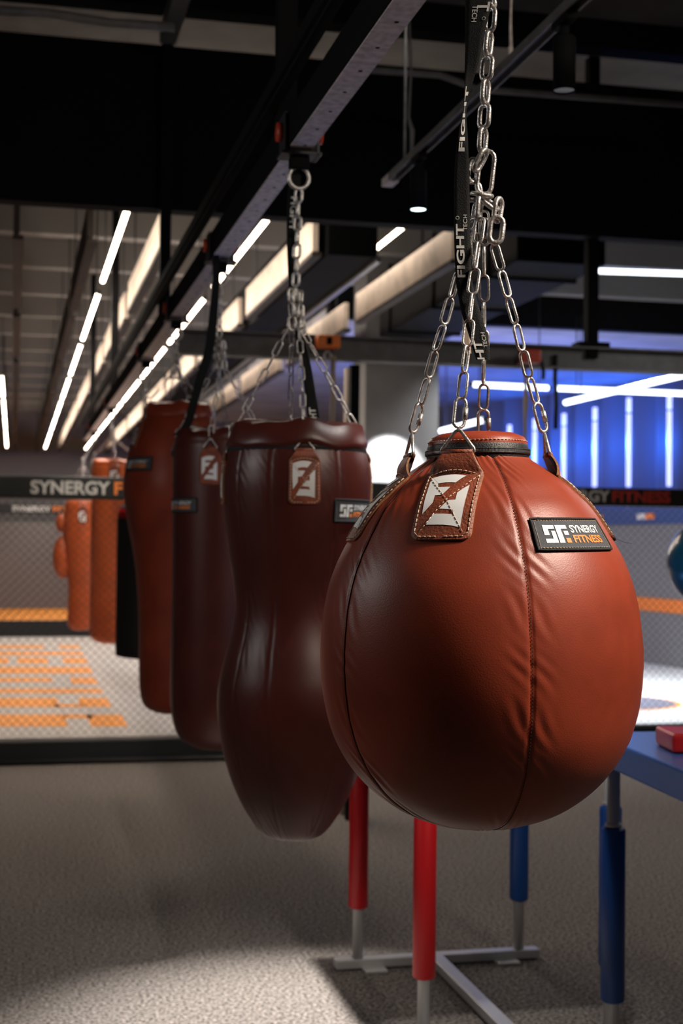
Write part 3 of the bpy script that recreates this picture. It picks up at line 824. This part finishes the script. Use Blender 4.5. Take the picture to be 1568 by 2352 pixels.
b = MB(); b.lathe([(r0 * 0.98, ztl - 0.007), (r0 * 0.985, ztl + 0.001), (r0 * 0.93, ztl + 0.010), (r0 * 0.75, ztl + 0.017), (r0 * 0.45, ztl + 0.020), (0.001, ztl + 0.021)], 64, cap=False); b.build('top_lid', M['leather'], bag1)
b = MB()
for k in range(76):
    a = 2 * PI * k / 76
    b.tube([(r0 * 0.99 * math.sin(a + q), -r0 * 0.99 * math.cos(a + q), ztl + 0.002) for q in (0, 0.05)], 0.0007, 4)
b.build('lid_stitching', M['thread'], bag1)
# tabs
apex_r = 0.122; apz = zpx(990)
for a in (-15.5, 95, 175, 285):
    make_tab(surf1, bag1, a, zpx(1100), 0.099, 0.142, 0.046, 0.128, zpx(1047), 0.054, apex=(0.118, zpx(992)))
make_patch(surf1, bag1, 23, 65.5, zpx(1199), zpx(1265))
# a second dark patch on the far right shoulder, with a loose thread
pp_ = make_patch(surf1, bag1, 86, 124, zpx(1186), zpx(1244), 1)
b = MB(); q = surf1.pt(math.radians(91), surf1.arc_of_z(zpx(1246)), 0.003)
b.tube([q, q + Vector((0.008, 0, 0.001)), q + Vector((0.018, 0, -0.004)), q + Vector((0.03, 0, -0.006))], 0.0004, 4); b.build('loose_thread', M['thread_dark'], bag1)

# ---- chain of the round bag
ch = empty('hanging_chain', P(1110, 480, d=D1), 'shiny galvanised chain holding the big round bag in the foreground', 'chain', rot=(0, 0, -az1))
ci = (Matrix.Translation(ch.location) @ Matrix.Rotation(-az1, 4, 'Z')).inverted()
def C1(x, y, dz=0.0): return ci @ P(x, y, d=D1 + dz)
bw = Matrix.Translation(base1) @ bag1.rotation_euler.to_matrix().to_4x4()
def apex_world(a):
    ph = math.radians(a); return bw @ Vector((0.118 * math.sin(ph), -0.118 * math.cos(ph), zpx(992)))
def strand(parent, key, frm, a, wi, tw, ap=None, joined=None, qlink=True):
    A = wi @ (ap if ap is not None else apex_world(a)); frm = Vector(frm)
    d = (frm - A).normalized(); q = A + d * 0.052
    run_chain(parent, key, [frm, q + d * -0.001], LS[0], LS[2], tw, 0.2, joined)
    if joined is None:
        l_ = place_link(parent, 'Q', A + d * 0.0265, d, tw, 'quick_link')
        b = MB(); b.cyl((0.0095, 0, -0.010), (0.0095, 0, 0.010), 0.0048, 6); nt_ = b.build('nut_sleeve', M['chain'], l_)
    else:
        me = CH['Q']; Rm = Matrix.Identity(3); joined.add([v.co + A + d * 0.0265 for v in me.vertices], [tuple(f.vertices) for f in me.polygons], 0, True)
strand(ch, 'S', C1(1103, 500, -0.02), -15.5, ci, 0.3)
strand(ch, 'S', C1(1088, 500, 0.0), 285, ci, 0.9)
strand(ch, 'S', C1(1134, 560, 0.0), 95, ci, 0.7)
strand(ch, 'S', C1(1112, 500, 0.03), 175, ci, 0.1)
run_chain(ch, 'S', [C1(1092, 462), C1(1086, 520), C1(1094, 600, 0.01)], LS[0], LS[2], 1.0)
run_chain(ch, 'S', [C1(1110, 470), C1(1118, 560)], LS[0], LS[2], 0.4)
run_chain(ch, 'B', [C1(1112, -92), C1(1128, 0), C1(1121, 110), C1(1115, 200), C1(1110, 300), C1(1106, 350)], LB[0], LB[2], 0.55, 0.12)
place_link(ch, 'C', C1(1115, 396), C1(1121, 345) - C1(1110, 446), 0.15, 'long_link')
for (x, y, ux, uy, tw, k) in ((1086, 392, 0.12, 1, 0.7, 'B'), (1103, 368, 0.55, 1, 1.2, 'B'), (1084, 437, -0.3, 1, 0.1, 'O'), (1106, 447, 1, -0.15, 0.25, 'O'), (1120, 465, -1, 0.75, 1.2, 'B'), (1143, 482, 0.15, 1, 1.0, 'B'), (1139, 528, 0.1, 1, 0.1, 'B'), (1100, 478, 0.1, 1, 1.3, 'B')):
    p0 = C1(x, y, random.uniform(-0.012, 0.006)); dd_ = C1(x + ux * 10, y - uy * 10) - C1(x, y)
    place_link(ch, k, p0, dd_, tw, 'knot_link', 1.12 if (x, y) == (1139, 528) else 1.0)

# ---- webbing strap beside the round bag's chain
def ribbon(name, rows_, depth, label, m_=M['webbing'], group=None, th=0.0016):
    c = P((rows_[0][1] + rows_[0][2]) / 2, rows_[0][0], d=depth)
    t = empty(name, c, label, 'strap', group)
    L_ = []; R_ = []
    for row in rows_:
        y, xl, xr = row[:3]; dz = row[3] if len(row) > 3 else 0.0; tl = row[4] if len(row) > 4 else 0.0
        L_.append(P(xl, y, d=depth + dz - tl) - c); R_.append(P(xr, y, d=depth + dz + tl) - c)
    # smooth
    def cr(A, n=6):
        out = []
        for i in range(len(A) - 1):
            p0, p1, p2, p3 = A[max(0, i - 1)], A[i], A[i + 1], A[min(len(A) - 1, i + 2)]
            for k in range(n):
                q = k / n; out.append(0.5 * ((2 * p1) + (p2 - p0) * q + (2 * p0 - 5 * p1 + 4 * p2 - p3) * q * q + (-p0 + 3 * p1 - 3 * p2 + p3) * q ** 3))
        out.append(A[-1]); return out
    l2, r2 = cr(L_), cr(R_); n = len(l2)
    b = MB(); vs = []; fs = []
    nc = 4
    nrm_ = (CAMP - c).normalized()
    for lay in (0, 1):
        for a_, b_ in zip(l2, r2):
            for k in range(nc + 1): vs.append(a_.lerp(b_, k / nc) - nrm_ * th * lay)
    N = n * (nc + 1)
    for i in range(n - 1):
        for k in range(nc):
            q = i * (nc + 1) + k; fs.append((q, q + 1, q + nc + 2, q + nc + 1)); fs.append((N + q, N + q + nc + 1, N + q + nc + 2, N + q + 1))
        q = i * (nc + 1); fs.append((q, q + nc + 1, N + q + nc + 1, N + q)); q += nc; fs.append((q, N + q, N + q + nc + 1, q + nc + 1))
    b.add(vs, fs, 0, True); b.build('webbing', m_, t)
    ys = [r[0] for r in rows_]
    def mp(u, py):      # u across 0..1, py the pixel row of the photograph it was measured at
        i = 0
        while i < len(ys) - 2 and ys[i + 1] < py: i += 1
        q = (py - ys[i]) / (ys[i + 1] - ys[i]); f = (i + max(0, min(1, q))) * 6
        j = min(n - 2, int(f)); g = f - j
        p = l2[j].lerp(l2[j + 1], g).lerp(r2[j].lerp(r2[j + 1], g), u)
        return p + nrm_ * 0.0012
    return t, mp
def strap_word(t, mp, s, u0, u1, yb, ye, bold=0.03, up=True, m_=None):
    """letters run along the strap from row yb to row ye; u0 is the top side of the letters"""
    vs, fs, w_ = text2d(s, bold=bold)
    decal('lettering', [([(x / w_, y) for x, y in vs], fs)], lambda x, y: mp(u1 + (u0 - u1) * y, yb + (ye - yb) * x), m_ or M['grey_print'], t, 0.1)
t, mp = ribbon('safety_strap', [(-170, 1074, 1140), (-70, 1070, 1138), (0, 1068, 1130), (75, 1068, 1113), (145, 1067, 1098), (200, 1066, 1083, 0, 0.008), (255, 1062, 1071, 0, 0.015), (310, 1052, 1074, 0, 0.010), (345, 1047, 1075), (400, 1043, 1077), (500, 1042, 1079), (560, 1043, 1080), (640, 1046, 1084), (680, 1052, 1092), (720, 1060, 1104), (760, 1073, 1116), (800, 1085, 1124), (826, 1093, 1125)], D1 - 0.035,
              'black webbing strap with white FIGHT lettering beside the round bag chain', group=None)
strap_word(t, mp, 'FIGHT', 0.12, 0.62, 636, 512); strap_word(t, mp, 'TECH', 0.58, 0.82, 527, 492, 0.01); strap_word(t, mp, 'FIGHT', 0.2, 0.7, 348, 198)
strap_word(t, mp, 'TECH', 0.68, 0.9, 797, 763, 0.01); strap_word(t, mp, 'HT', 0.12, 0.62, 824, 780)
strap_word(t, mp, 'T', 0.95, 0.5, 4, 26); strap_word(t, mp, 'TECH', 0.5, 0.28, 12, 50, 0.01)
for (u, y) in ((0.22, 500), (0.8, 42)):
    c_ = mp(u, y); b = MB(); r_ = 0.0028
    e1 = (mp(u + 0.05, y) - c_).normalized(); e2 = (mp(u, y - 6) - c_).normalized()
    b.tube([c_ + e1 * r_ * math.cos(k * PI / 8) + e2 * r_ * math.sin(k * PI / 8) for k in range(16)], 0.0004, 4, closed=True); b.build('registered_mark', M['grey_print'], t)
t, mp = ribbon('strap_tail', [(672, 1060, 1074), (730, 1061, 1078), (780, 1062, 1080), (812, 1068, 1082)], D1 + 0.05, 'folded tan underside of the strap end between the round bag chains', M['tan_web'])

# ---- the other hanging bags
def simple_chain(cx, depth, y_top, y_knot, apexes, wi_parent_loc, label, tw=0.4):
    c = P(cx, y_knot, d=depth); t = empty('hanging_chain', c, label, 'chain')
    ti = Matrix.Translation(c).inverted()
    def main(p0, p1, key='B', nm='main_chain', tw_=0.5):
        j = MB(); run_chain(None, key, [ti @ p0, ti @ p1], LB[0] if key == 'B' else LS[0], LB[2] if key == 'B' else LS[2], tw_, 0.2, j); j.build(nm, M['chain'], t)
    tp_ = P(cx, 1240, d=depth); main(Vector((XR, tp_.y, ZR - 0.112)), c)
    for k in range(4):
        j = MB(); run_chain(None, 'B', [Vector((random.uniform(-.02, .02), random.uniform(-.02, .02), 0.03)), Vector((random.uniform(-.03, .03), random.uniform(-.02, .02), -0.09))], LB[0], LB[2], k, 0.6, j); j.build('knot', M['chain'], t)
    for i, A in enumerate(apexes):
        j = MB(); strand(None, 'S', Vector((0.01 * math.cos(i * 1.6), 0.01 * math.sin(i * 1.6), -0.04)), 0, ti, tw + i, A, j); j.build('chain_strand', M['chain'], t)
    return t
def make_bag(name, label, cx, depth, pts, leather, tabs, seams, patch=None, lid=None, tab=None, nphi=150, lean=0.0, chain_y=None, chain_label=None, knot=None, detail=1, cat='punching bag'):
    base, az = bag_frame(cx, depth, pts[-1][1])
    root = empty(name, base, label, cat, rot=(0, lean, -az)); zb = base.z; s = depth / FPX
    prof = px_profile(cx, depth, pts, zb)
    surf = Surf(smooth_profile(prof, 110), seams, 0.002, 0.0028)
    surf.mesh('leather_body', leather, root, nphi)
    z = lambda y: P(cx, y, d=depth).z - zb
    if lid:
        rl, yb, yt = lid; rl *= s
        b = MB(); b.lathe([(rl * 0.97, z(yb) - 0.02), (rl * 1.02, z(yb) - 0.012), (rl * 1.03, z(yb)), (rl * 1.0, z(yb) + 0.012), (rl * 0.95, z(yt) - 0.012), (rl * 0.82, z(yt) - 0.002), (rl * 0.5, z(yt)), (0.001, z(yt) + 0.002)], 64, cap=False)
        for i, v in enumerate(b.v):
            x, y_, zz = v; a = math.atan2(x, -y_); b.v[i] = (x, y_, zz + 0.006 * math.sin(a * 5 + 1) + 0.004 * math.sin(a * 9))
        b.build('top_cover', leather, root)
        b = MB(); b.lathe([(rl * 0.99, z(yb) - 0.028), (rl * 1.01, z(yb) - 0.024), (rl * 1.01, z(yb) - 0.012)], 48, cap=False); b.build('cover_seam', M['black_cloth'], root)
    aps = []
    if tab:
        zbend, W, L, yf, rf, yap, wf = tab
        Mw = Matrix.Translation(base) @ root.rotation_euler.to_matrix().to_4x4()
        for a in tabs:
            make_tab(surf, root, a, z(zbend), W, L, 0.045, rf, z(yf), wf, detail=detail, apex=(rf - 0.012, z(yap)))
            ph = math.radians(a); aps.append(Mw @ Vector(((rf - 0.012) * math.sin(ph), -(rf - 0.012) * math.cos(ph), z(yap))))
    if patch: make_patch(surf, root, patch[0], patch[1], z(patch[2]), z(patch[3]), 1)
    if knot: simple_chain(knot[0], depth, knot[1], knot[2], aps, None, chain_label)
    return root, surf
make_bag('peanut_punching_bag', 'tall dark red-brown leather punching bag with a pinched waist', 672, 4.15,
         [(150, 1018), (158, 1030), (166, 1060), (170, 1090), (171, 1130), (166, 1190), (156, 1260), (143, 1340), (139, 1400), (145, 1450), (163, 1520), (175, 1580), (176, 1640), (168, 1700), (150, 1770), (126, 1830), (98, 1878), (70, 1912), (40, 1924), (2, 1926)],
         M['leather_dark'], (6, 96, 186, 276), (-20, 33, 78, 140, 200, 260, 310), patch=(30, 74, 1150, 1198), lid=(160, 1022, 972), tab=(1066, 0.088, 0.122, 1043, 0.212, 1014, 0.05), nphi=260,
         chain_label='dark chain above the peanut-shaped bag', knot=(678, 372, 690), detail=2)
make_bag('cylindrical_punching_bag', 'straight dark cylindrical leather punching bag, third in the row', 498, 5.75,
         [(100, 1010), (106, 1020), (108, 1060), (107, 1300), (108, 1500), (108, 1600), (103, 1650), (88, 1690), (60, 1712), (25, 1720), (2, 1721)],
         M['leather_dark'], (-12, 78, 168, 258), (-60, 30, 120, 210), patch=(-100, -28, 1147, 1178), lid=(103, 1012, 988), tab=(1052, 0.088, 0.115, 1036, 0.20, 1012, 0.05),
         chain_label='dark tangled chain above the cylindrical bag', knot=(503, 548, 800))
make_bag('pear_punching_bag', 'orange-brown pear-shaped leather bag, wide at the shoulders, fourth in the row', 400, 7.3,
         [(70, 950), (84, 965), (100, 1000), (112, 1040), (121, 1090), (122, 1130), (114, 1190), (100, 1260), (90, 1330), (84, 1420), (82, 1520), (80, 1580), (70, 1618), (45, 1634), (15, 1638), (2, 1638)],
         M['leather'], (20, 110, 200, 290), (-35, 35, 110, 250), patch=(-75, -28, 1056, 1085), lid=(78, 955, 926), tab=(985, 0.088, 0.115, 965, 0.19, 935, 0.05),
         chain_label='bright chain cluster above the orange pear-shaped bag', knot=(405, 700, 830))
b5, s5 = make_bag('slim_punching_bag', 'slim black punching bag with a red top band, fifth in the row', 322, 8.95,
         [(44, 1160), (52, 1168), (56, 1192), (57, 1250), (57, 1400), (57, 1490), (52, 1506), (20, 1512), (2, 1513)],
         M['black_cloth'], (), (0, 180))
z5 = lambda y: P(322, y, d=8.95).z - b5.location.z
b = MB(); b.lathe([(0.150, z5(1192)), (0.158, z5(1190)), (0.146, z5(1170)), (0.10, z5(1160))], 40); b.build('red_band', M['red_pad'], b5)
simple_chain(322, 8.95, 835, 1060, [P(300, 1150, d=8.8), P(345, 1150, d=8.8), P(320, 1150, d=9.05)], None, 'thin chain above the slim black bag')
make_bag('leather_punching_bag', 'straight orange-brown leather bag behind the banner, sixth in the row', 258, 12.2,
         [(48, 1062), (51, 1070), (52, 1100), (52, 1300), (52, 1440), (48, 1465), (30, 1476), (2, 1479)],
         M['leather_orange'], (0, 90, 180, 270), (45, 135, 225, 315), lid=(50, 1064, 1056), tab=(1082, 0.1, 0.13, 1074, 0.2, 1052, 0.05), chain_label='pale chain above the straight orange-brown bag', knot=(258, 930, 990))
b7, s7 = make_bag('uppercut_punching_bag', 'lumpy orange-brown leather bag with side lobes, last in the row', 186, 14.8,
         [(34, 1150), (40, 1160), (44, 1200), (43, 1260), (36, 1310), (30, 1350), (31, 1400), (31, 1430), (24, 1444), (2, 1448)],
         M['leather_orange'], (0, 90, 180, 270), (0, 90, 180, 270), tab=(1175, 0.1, 0.13, 1165, 0.2, 1135, 0.05), chain_label='pale chain above the lumpy orange-brown bag', knot=(190, 1010, 1060))
for dx, ya, yb, r in ((-0.21, 1185, 1220, 0.065), (-0.20, 1240, 1320, 0.10), (0.2, 1240, 1320, 0.1)):
    z_a = P(186, ya, d=14.8).z - b7.location.z; z_b = P(186, yb, d=14.8).z - b7.location.z
    n = 10; prof = [(max(0.001, r * math.sin(PI * k / n)), (z_a + z_b) / 2 - (z_a - z_b) * 0.62 * math.cos(PI * k / n)) for k in range(n + 1)]
    b = MB(); b.lathe(prof, 24, (dx, 0, 0), cap=False); b.build('side_lobe', M['leather_orange'], b7)
for (cx, d, lb) in ((1104, 2.5, 'nearest trolley, above the round bag'), (678, 4.15, 'dark trolley with a red wheel above the peanut-shaped bag'), (503, 5.75, 'trolley on the rail above the cylindrical bag'), (405, 7.3, 'trolley on the rail above the pear-shaped bag'), (322, 8.95, 'trolley on the rail above the slim black bag'), (258, 12.2, 'trolley on the rail above the straight orange-brown bag'), (186, 14.8, 'trolley on the rail above the lumpy bag')):
    trolley(cx, P(cx, 1240, d=d).y, lb)
# straps on the two bags behind
t, mp = ribbon('safety_strap', [(372, 664, 692), (420, 662, 690), (480, 659, 686), (540, 658, 680), (600, 660, 678), (650, 662, 682), (720, 668, 690), (800, 685, 704), (850, 694, 716), (960, 706, 734)], 4.19, 'black webbing strap with faint lettering beside the peanut-shaped bag chain')
strap_word(t, mp, 'FIGHT', 0.85, 0.25, 452, 530); strap_word(t, mp, 'HT', 0.2, 0.75, 960, 930)
ribbon('safety_strap', [(578, 487, 503), (640, 488, 505), (720, 480, 500), (800, 470, 492), (860, 452, 474), (920, 436, 456), (975, 420, 440), (1000, 396, 420)], 5.7, 'plain black webbing strap swung to the left of the cylindrical bag chain')

# clamps and hanging gear on the cross beam
t = empty('beam_clamp', P(752, 800, y=8.0), 'bright orange clamp on the cross beam with a hook below', 'clamp')
b = MB(); b.box((0, 0, 0.035), (0.135, 0.10, 0.075)); b.build('clamp_body', M['orange_clamp'], t, 0.012)
b = MB(); b.box((0, -0.052, 0.036), (0.03, 0.01, 0.042)); b.build('dark_window', M['matte_black'], t)
b = MB(); b.tube([(0.02 * math.cos(a) - 0.0, 0, -0.045 + 0.028 * math.sin(a)) for a in [2 * PI * k / 16 for k in range(16)]], 0.005, 8, closed=True); b.build('hook_ring', M['steel'], t)
j = MB(); run_chain(None, 'B', [(0, 0, -0.065), (0.0, 0, -0.13)], LB[0], LB[2], 0.3, 0.3, j); j.build('short_chain', M['chain'], t)
c = P(766, 830, y=8.05)
b = MB(); b.tube([P(x, y, y=8.05) - c for x, y in ((766, 818), (764, 850), (765, 900), (763, 950), (762, 1000))], 0.016, 8)
o = b.build('hanging_rope', M['tan_web']); o.location = c; tag(o, 'short tan rope hanging below the orange clamp', 'rope')
t = empty('beam_clamp', P(1215, 835, y=8.0), 'red-orange clamp on the cross beam behind the right bag chain', 'clamp')
b = MB(); b.box((0, 0, 0.04), (0.12, 0.10, 0.08)); b.build('clamp_body', M['red_clamp'], t, 0.012)
b = MB(); b.tube([(0.06 + 0.03 * math.sin(a), 0, 0.06 - 0.075 * a / 1.0) for a in [k * 0.25 for k in range(9)]], 0.012, 8); b.build('strap_tail', M['black_cloth'], t)
c = P(1276, 840, y=8.1)
b = MB(); b.tube([P(x, y, y=8.1) - c for x, y in ((1276, 815), (1274, 870), (1277, 930), (1275, 985))], 0.014, 8)
o = b.build('hanging_strap', M['black_cloth']); o.location = c; tag(o, 'black strap hanging below the cross beam right of the red clamp', 'strap')
c = P(1206, 840, y=8.1)
b = MB(); b.tube([P(x, y, y=8.1) - c for x, y in ((1206, 825), (1206, 880), (1208, 915), (1206, 960), (1206, 1060), (1206, 1180))], [0.008, 0.01, 0.016, 0.011, 0.009, 0.008], 8)
o = b.build('hanging_rope', M['tan_web']); o.location = c; tag(o, 'thin pale cable hanging behind the right bag chain', 'rope')

# ------------------------------------------------------------------ spot track
XT = 1.54; ZT = 3.2
t = empty('light_track', (XT, 3.5, ZT), 'black lamp track running above the two cylindrical spotlights', 'track')
b = MB(); b.box((-0.019, -0.2, 0), (0.006, 5.0, 0.03)); b.box((0.019, -0.2, 0), (0.006, 5.0, 0.03)); b.box((0, -0.2, 0.012), (0.038, 5.0, 0.006)); b.build('channel', M['beam_paint'], t)
b = MB(); b.box((0, 2.33, -0.004), (0.05, 0.1, 0.035)); b.build('end_piece', M['rail_steel'], t, 0.004)
for y in (-0.6, 2.1):
    b = MB(); b.cyl((0, y, 0), (0, y, 1.5), 0.006, 8); b.build('suspension_rod', M['steel'], t)
def can(y, lit, label, power, target, size=75):
    t = empty('track_spotlight', (XT, y, 2.97), label, 'spotlight', 'cylindrical spotlights on the black track')
    b = MB(); b.lathe([(0.030, 0.006), (0.033, 0.0), (0.033, 0.155), (0.030, 0.158)], 28); b.build('housing', M['duct_black'], t)
    b = MB(); b.lathe([(0.034, 0.128), (0.0345, 0.13), (0.034, 0.132)], 28, cap=False); b.build('joint_ring', M['matte_black'], t)
    b = MB(); b.cyl((0, 0, 0.155), (0, 0, 0.2), 0.014, 12); b.box((0, 0, 0.204), (0.034, 0.12, 0.02)); b.build('track_adapter', M['duct_black'], t)
    b = MB(); b.lathe([(0.029, 0.003), (0.029, 0.006)], 28); b.build('lens', M['lens'] if lit else M['lens_off'], t)
    if power:
        l = bpy.data.lights.new('spot_light', 'SPOT'); l.energy = power; l.spot_size = math.radians(size); l.spot_blend = 0.85; l.shadow_soft_size = 0.06; l.color = (1.0, 0.95, 0.9)
        o = bpy.data.objects.new('spot_light', l); COL.objects.link(o); o.location = (XT, y, 2.95)
        o.rotation_euler = (Vector(target) - o.location).to_track_quat('-Z', 'Y').to_euler()
can(5.39, True, 'lit cylindrical spotlight with glowing lens left of the bag chain', 1150, (1.0, 4.65, 0), 44)
can(3.86, False, 'dark cylindrical spotlight right of the bag chain', 110, (0.95, 4.6, 0), 60)
c = P(945, 300, y=6.1)
b = MB(); b.tube([P(x, y, y=6.1) - c for x, y in ((938, -10), (940, 60), (944, 160), (938, 270), (946, 300), (944, 370))], [0.006, 0.006, 0.006, 0.007, 0.012, 0.006], 6)
o = b.build('lamp_cable', M['beam_paint']); o.location = c; tag(o, 'thin dark cable above the lit spotlight', 'cable')
c = P(1172, 60, y=4.6)
b = MB(); b.tube([P(x, y, y=4.6) - c for x, y in ((1176, -60), (1173, 20), (1172, 60), (1173, 105), (1172, 110), (1171, 145))], [0.004, 0.004, 0.005, 0.006, 0.009, 0.004], 6)
o = b.build('suspension_cable', M['rail_steel']); o.location = c; tag(o, 'thin steel cable hanging right of the top of the chain', 'cable')

# ------------------------------------------------------------------ arm wrestling tables
def arm_table(loc, rz, label, mats_, top_size, top_off, legs, zt=1.06):
    t = empty('arm_wrestling_table', loc, label, 'table', rot=(0, 0, rz))
    w_, l_ = top_size; ox, oy = top_off
    ebox('tabletop', (ox, oy, zt - 0.0425), (w_, l_, 0.085), mats_[2], t, 0.008)
    for (x, y, m_) in legs:
        b = MB(); b.cyl((x, y, 0.03), (x, y, zt - 0.086), 0.0205, 20); lg = b.build('leg', M['aluminium'], t)
        b = MB(); b.lathe([(0.024, 0.232), (0.034, 0.236), (0.038, 0.243), (0.038, 0.765), (0.034, 0.772), (0.022, 0.775)], 8 if False else 24, (x, y, 0)); b.build('foam_pad', m_, lg)
        b = MB(); b.lathe([(0.024, 0.774), (0.026, 0.778), (0.026, 0.784), (0.022, 0.788)], 20, (x, y, 0)); b.build('collar', M['aluminium'], lg)
    return t
R1 = -0.0
X0, X1, Yn, Yf_ = 1.325, 1.975, 4.49, 5.40
t = arm_table((1.65, 4.945, 0), 0, 'arm wrestling table under the round bag, two legs padded red and two blue', (0, 0, M['blue_top']), (0.70, 1.02), (0, 0.05),
              [(X0 - 1.65, Yf_ - 4.945, M['red_pad']), (X1 - 1.65 + 0.01, Yf_ - 4.945, M['blue_pad']), (X0 - 1.65, Yn - 4.945, M['red_pad']), (X1 - 1.65, Yn - 4.945, M['blue_pad'])])
for yy in (Yf_, Yn):
    yq = yy if yy > 5 else yy - 0.045
    b = MB(); b.box((0, yq - 4.945, 0.024), (0.83, 0.055, 0.035)); b.build('cross_foot', M['aluminium'], t, 0.004)
    for sx in (-1, 1):
        b = MB(); b.box((sx * 0.27, yy - 4.945 - 0.05, 0.006), (0.09, 0.07, 0.012)); b.build('foot_plate', M['aluminium'], t, 0.003)
b = MB(); b.box((-0.02, 0, 0.03), (0.055, Yf_ - Yn - 0.05, 0.034)); b.build('floor_bar', M['aluminium'], t, 0.004)
# second table
cl = P(1431, 1714, z=1.06); cn = P(1568, 1770, z=1.06); dl = (cl - cn); dl.z = 0; dl.normalize()
far = cl + dl * ((4.23 - cl.y) / dl.y)          # far left corner
rz2 = math.atan2(-dl.x, dl.y)
c2 = far - dl * 0.46 + Vector((dl.y, -dl.x, 0)) * 0.36
legC = P(1399, 2300, z=0.235)
mi_ = (Matrix.Translation((c2.x, c2.y, 0)) @ Matrix.Rotation(rz2, 4, 'Z')).inverted(); lc = mi_ @ Vector((legC.x + 0.01, legC.y, 0))
t = arm_table((c2.x, c2.y, 0), rz2, 'blue-topped arm wrestling table at the right edge with a red pad on it', (0, 0, M['blue_top']), (0.72, 0.92), (0, 0),
              [(lc.x, lc.y, M['blue_pad']), (-lc.x, lc.y, M['blue_pad']), (lc.x, -lc.y, M['blue_pad']), (-lc.x, -lc.y, M['blue_pad'])])
for s_ in (1, -1):
    b = MB(); b.box((0, s_ * lc.y, 0.03), (0.83, 0.055, 0.035)); b.build('cross_foot', M['aluminium'], t, 0.004)
b = MB(); b.box((0, 0, 0.03), (0.055, 2 * abs(lc.y) - 0.05, 0.034)); b.build('floor_bar', M['aluminium'], t, 0.004)
ep = P(1575, 1722, z=1.06)
t = empty('elbow_pad', (ep.x + 0.015, ep.y, 1.06), 'red elbow pad lying on the blue tabletop at the right edge', 'pad', rot=(0, 0, rz2 - 0.1))
b = MB(); b.box((0.02, 0, 0.030), (0.20, 0.19, 0.056)); o = b.build('cushion', M['red_pad'], t, 0.014, 3)
b = MB(); b.box((0.02, 0, 0.004), (0.18, 0.17, 0.008)); b.build('base_board', M['matte_black'], t)

# teal ball at the right edge
pt = P(1634, 1292, d=5.3); r = 102 * 5.3 / FPX
t = empty('teal_punching_ball', (pt.x, pt.y, 0), 'glossy dark teal punching ball cut off by the right edge', 'punching ball')
n = 24; b = MB(); b.lathe([(max(0.001, r * math.sin(PI * k / n)), pt.z - r * math.cos(PI * k / n)) for k in range(n + 1)], 40, cap=False)
b.build('ball', M['teal'], t)
b = MB(); b.tube([(0.0, r * 1.003 * math.cos(a), pt.z + r * 1.003 * math.sin(a)) for a in [2 * PI * k / 40 for k in range(40)]], 0.003, 6, closed=True); b.build('seam', M['steel'], t)
b = MB(); b.cyl((0, 0, 0.02), (0, 0, pt.z - r + 0.004), 0.006, 8); b.build('lower_cord', M['black_cloth'], t)
b = MB(); b.cyl((0, 0, pt.z + r - 0.004), (0, 0, 4.7), 0.006, 8); b.build('upper_cord', M['black_cloth'], t)
b = MB(); b.cyl((0, 0, 0), (0, 0, 0.03), 0.06, 20); b.build('floor_anchor', M['dark_steel'], t)
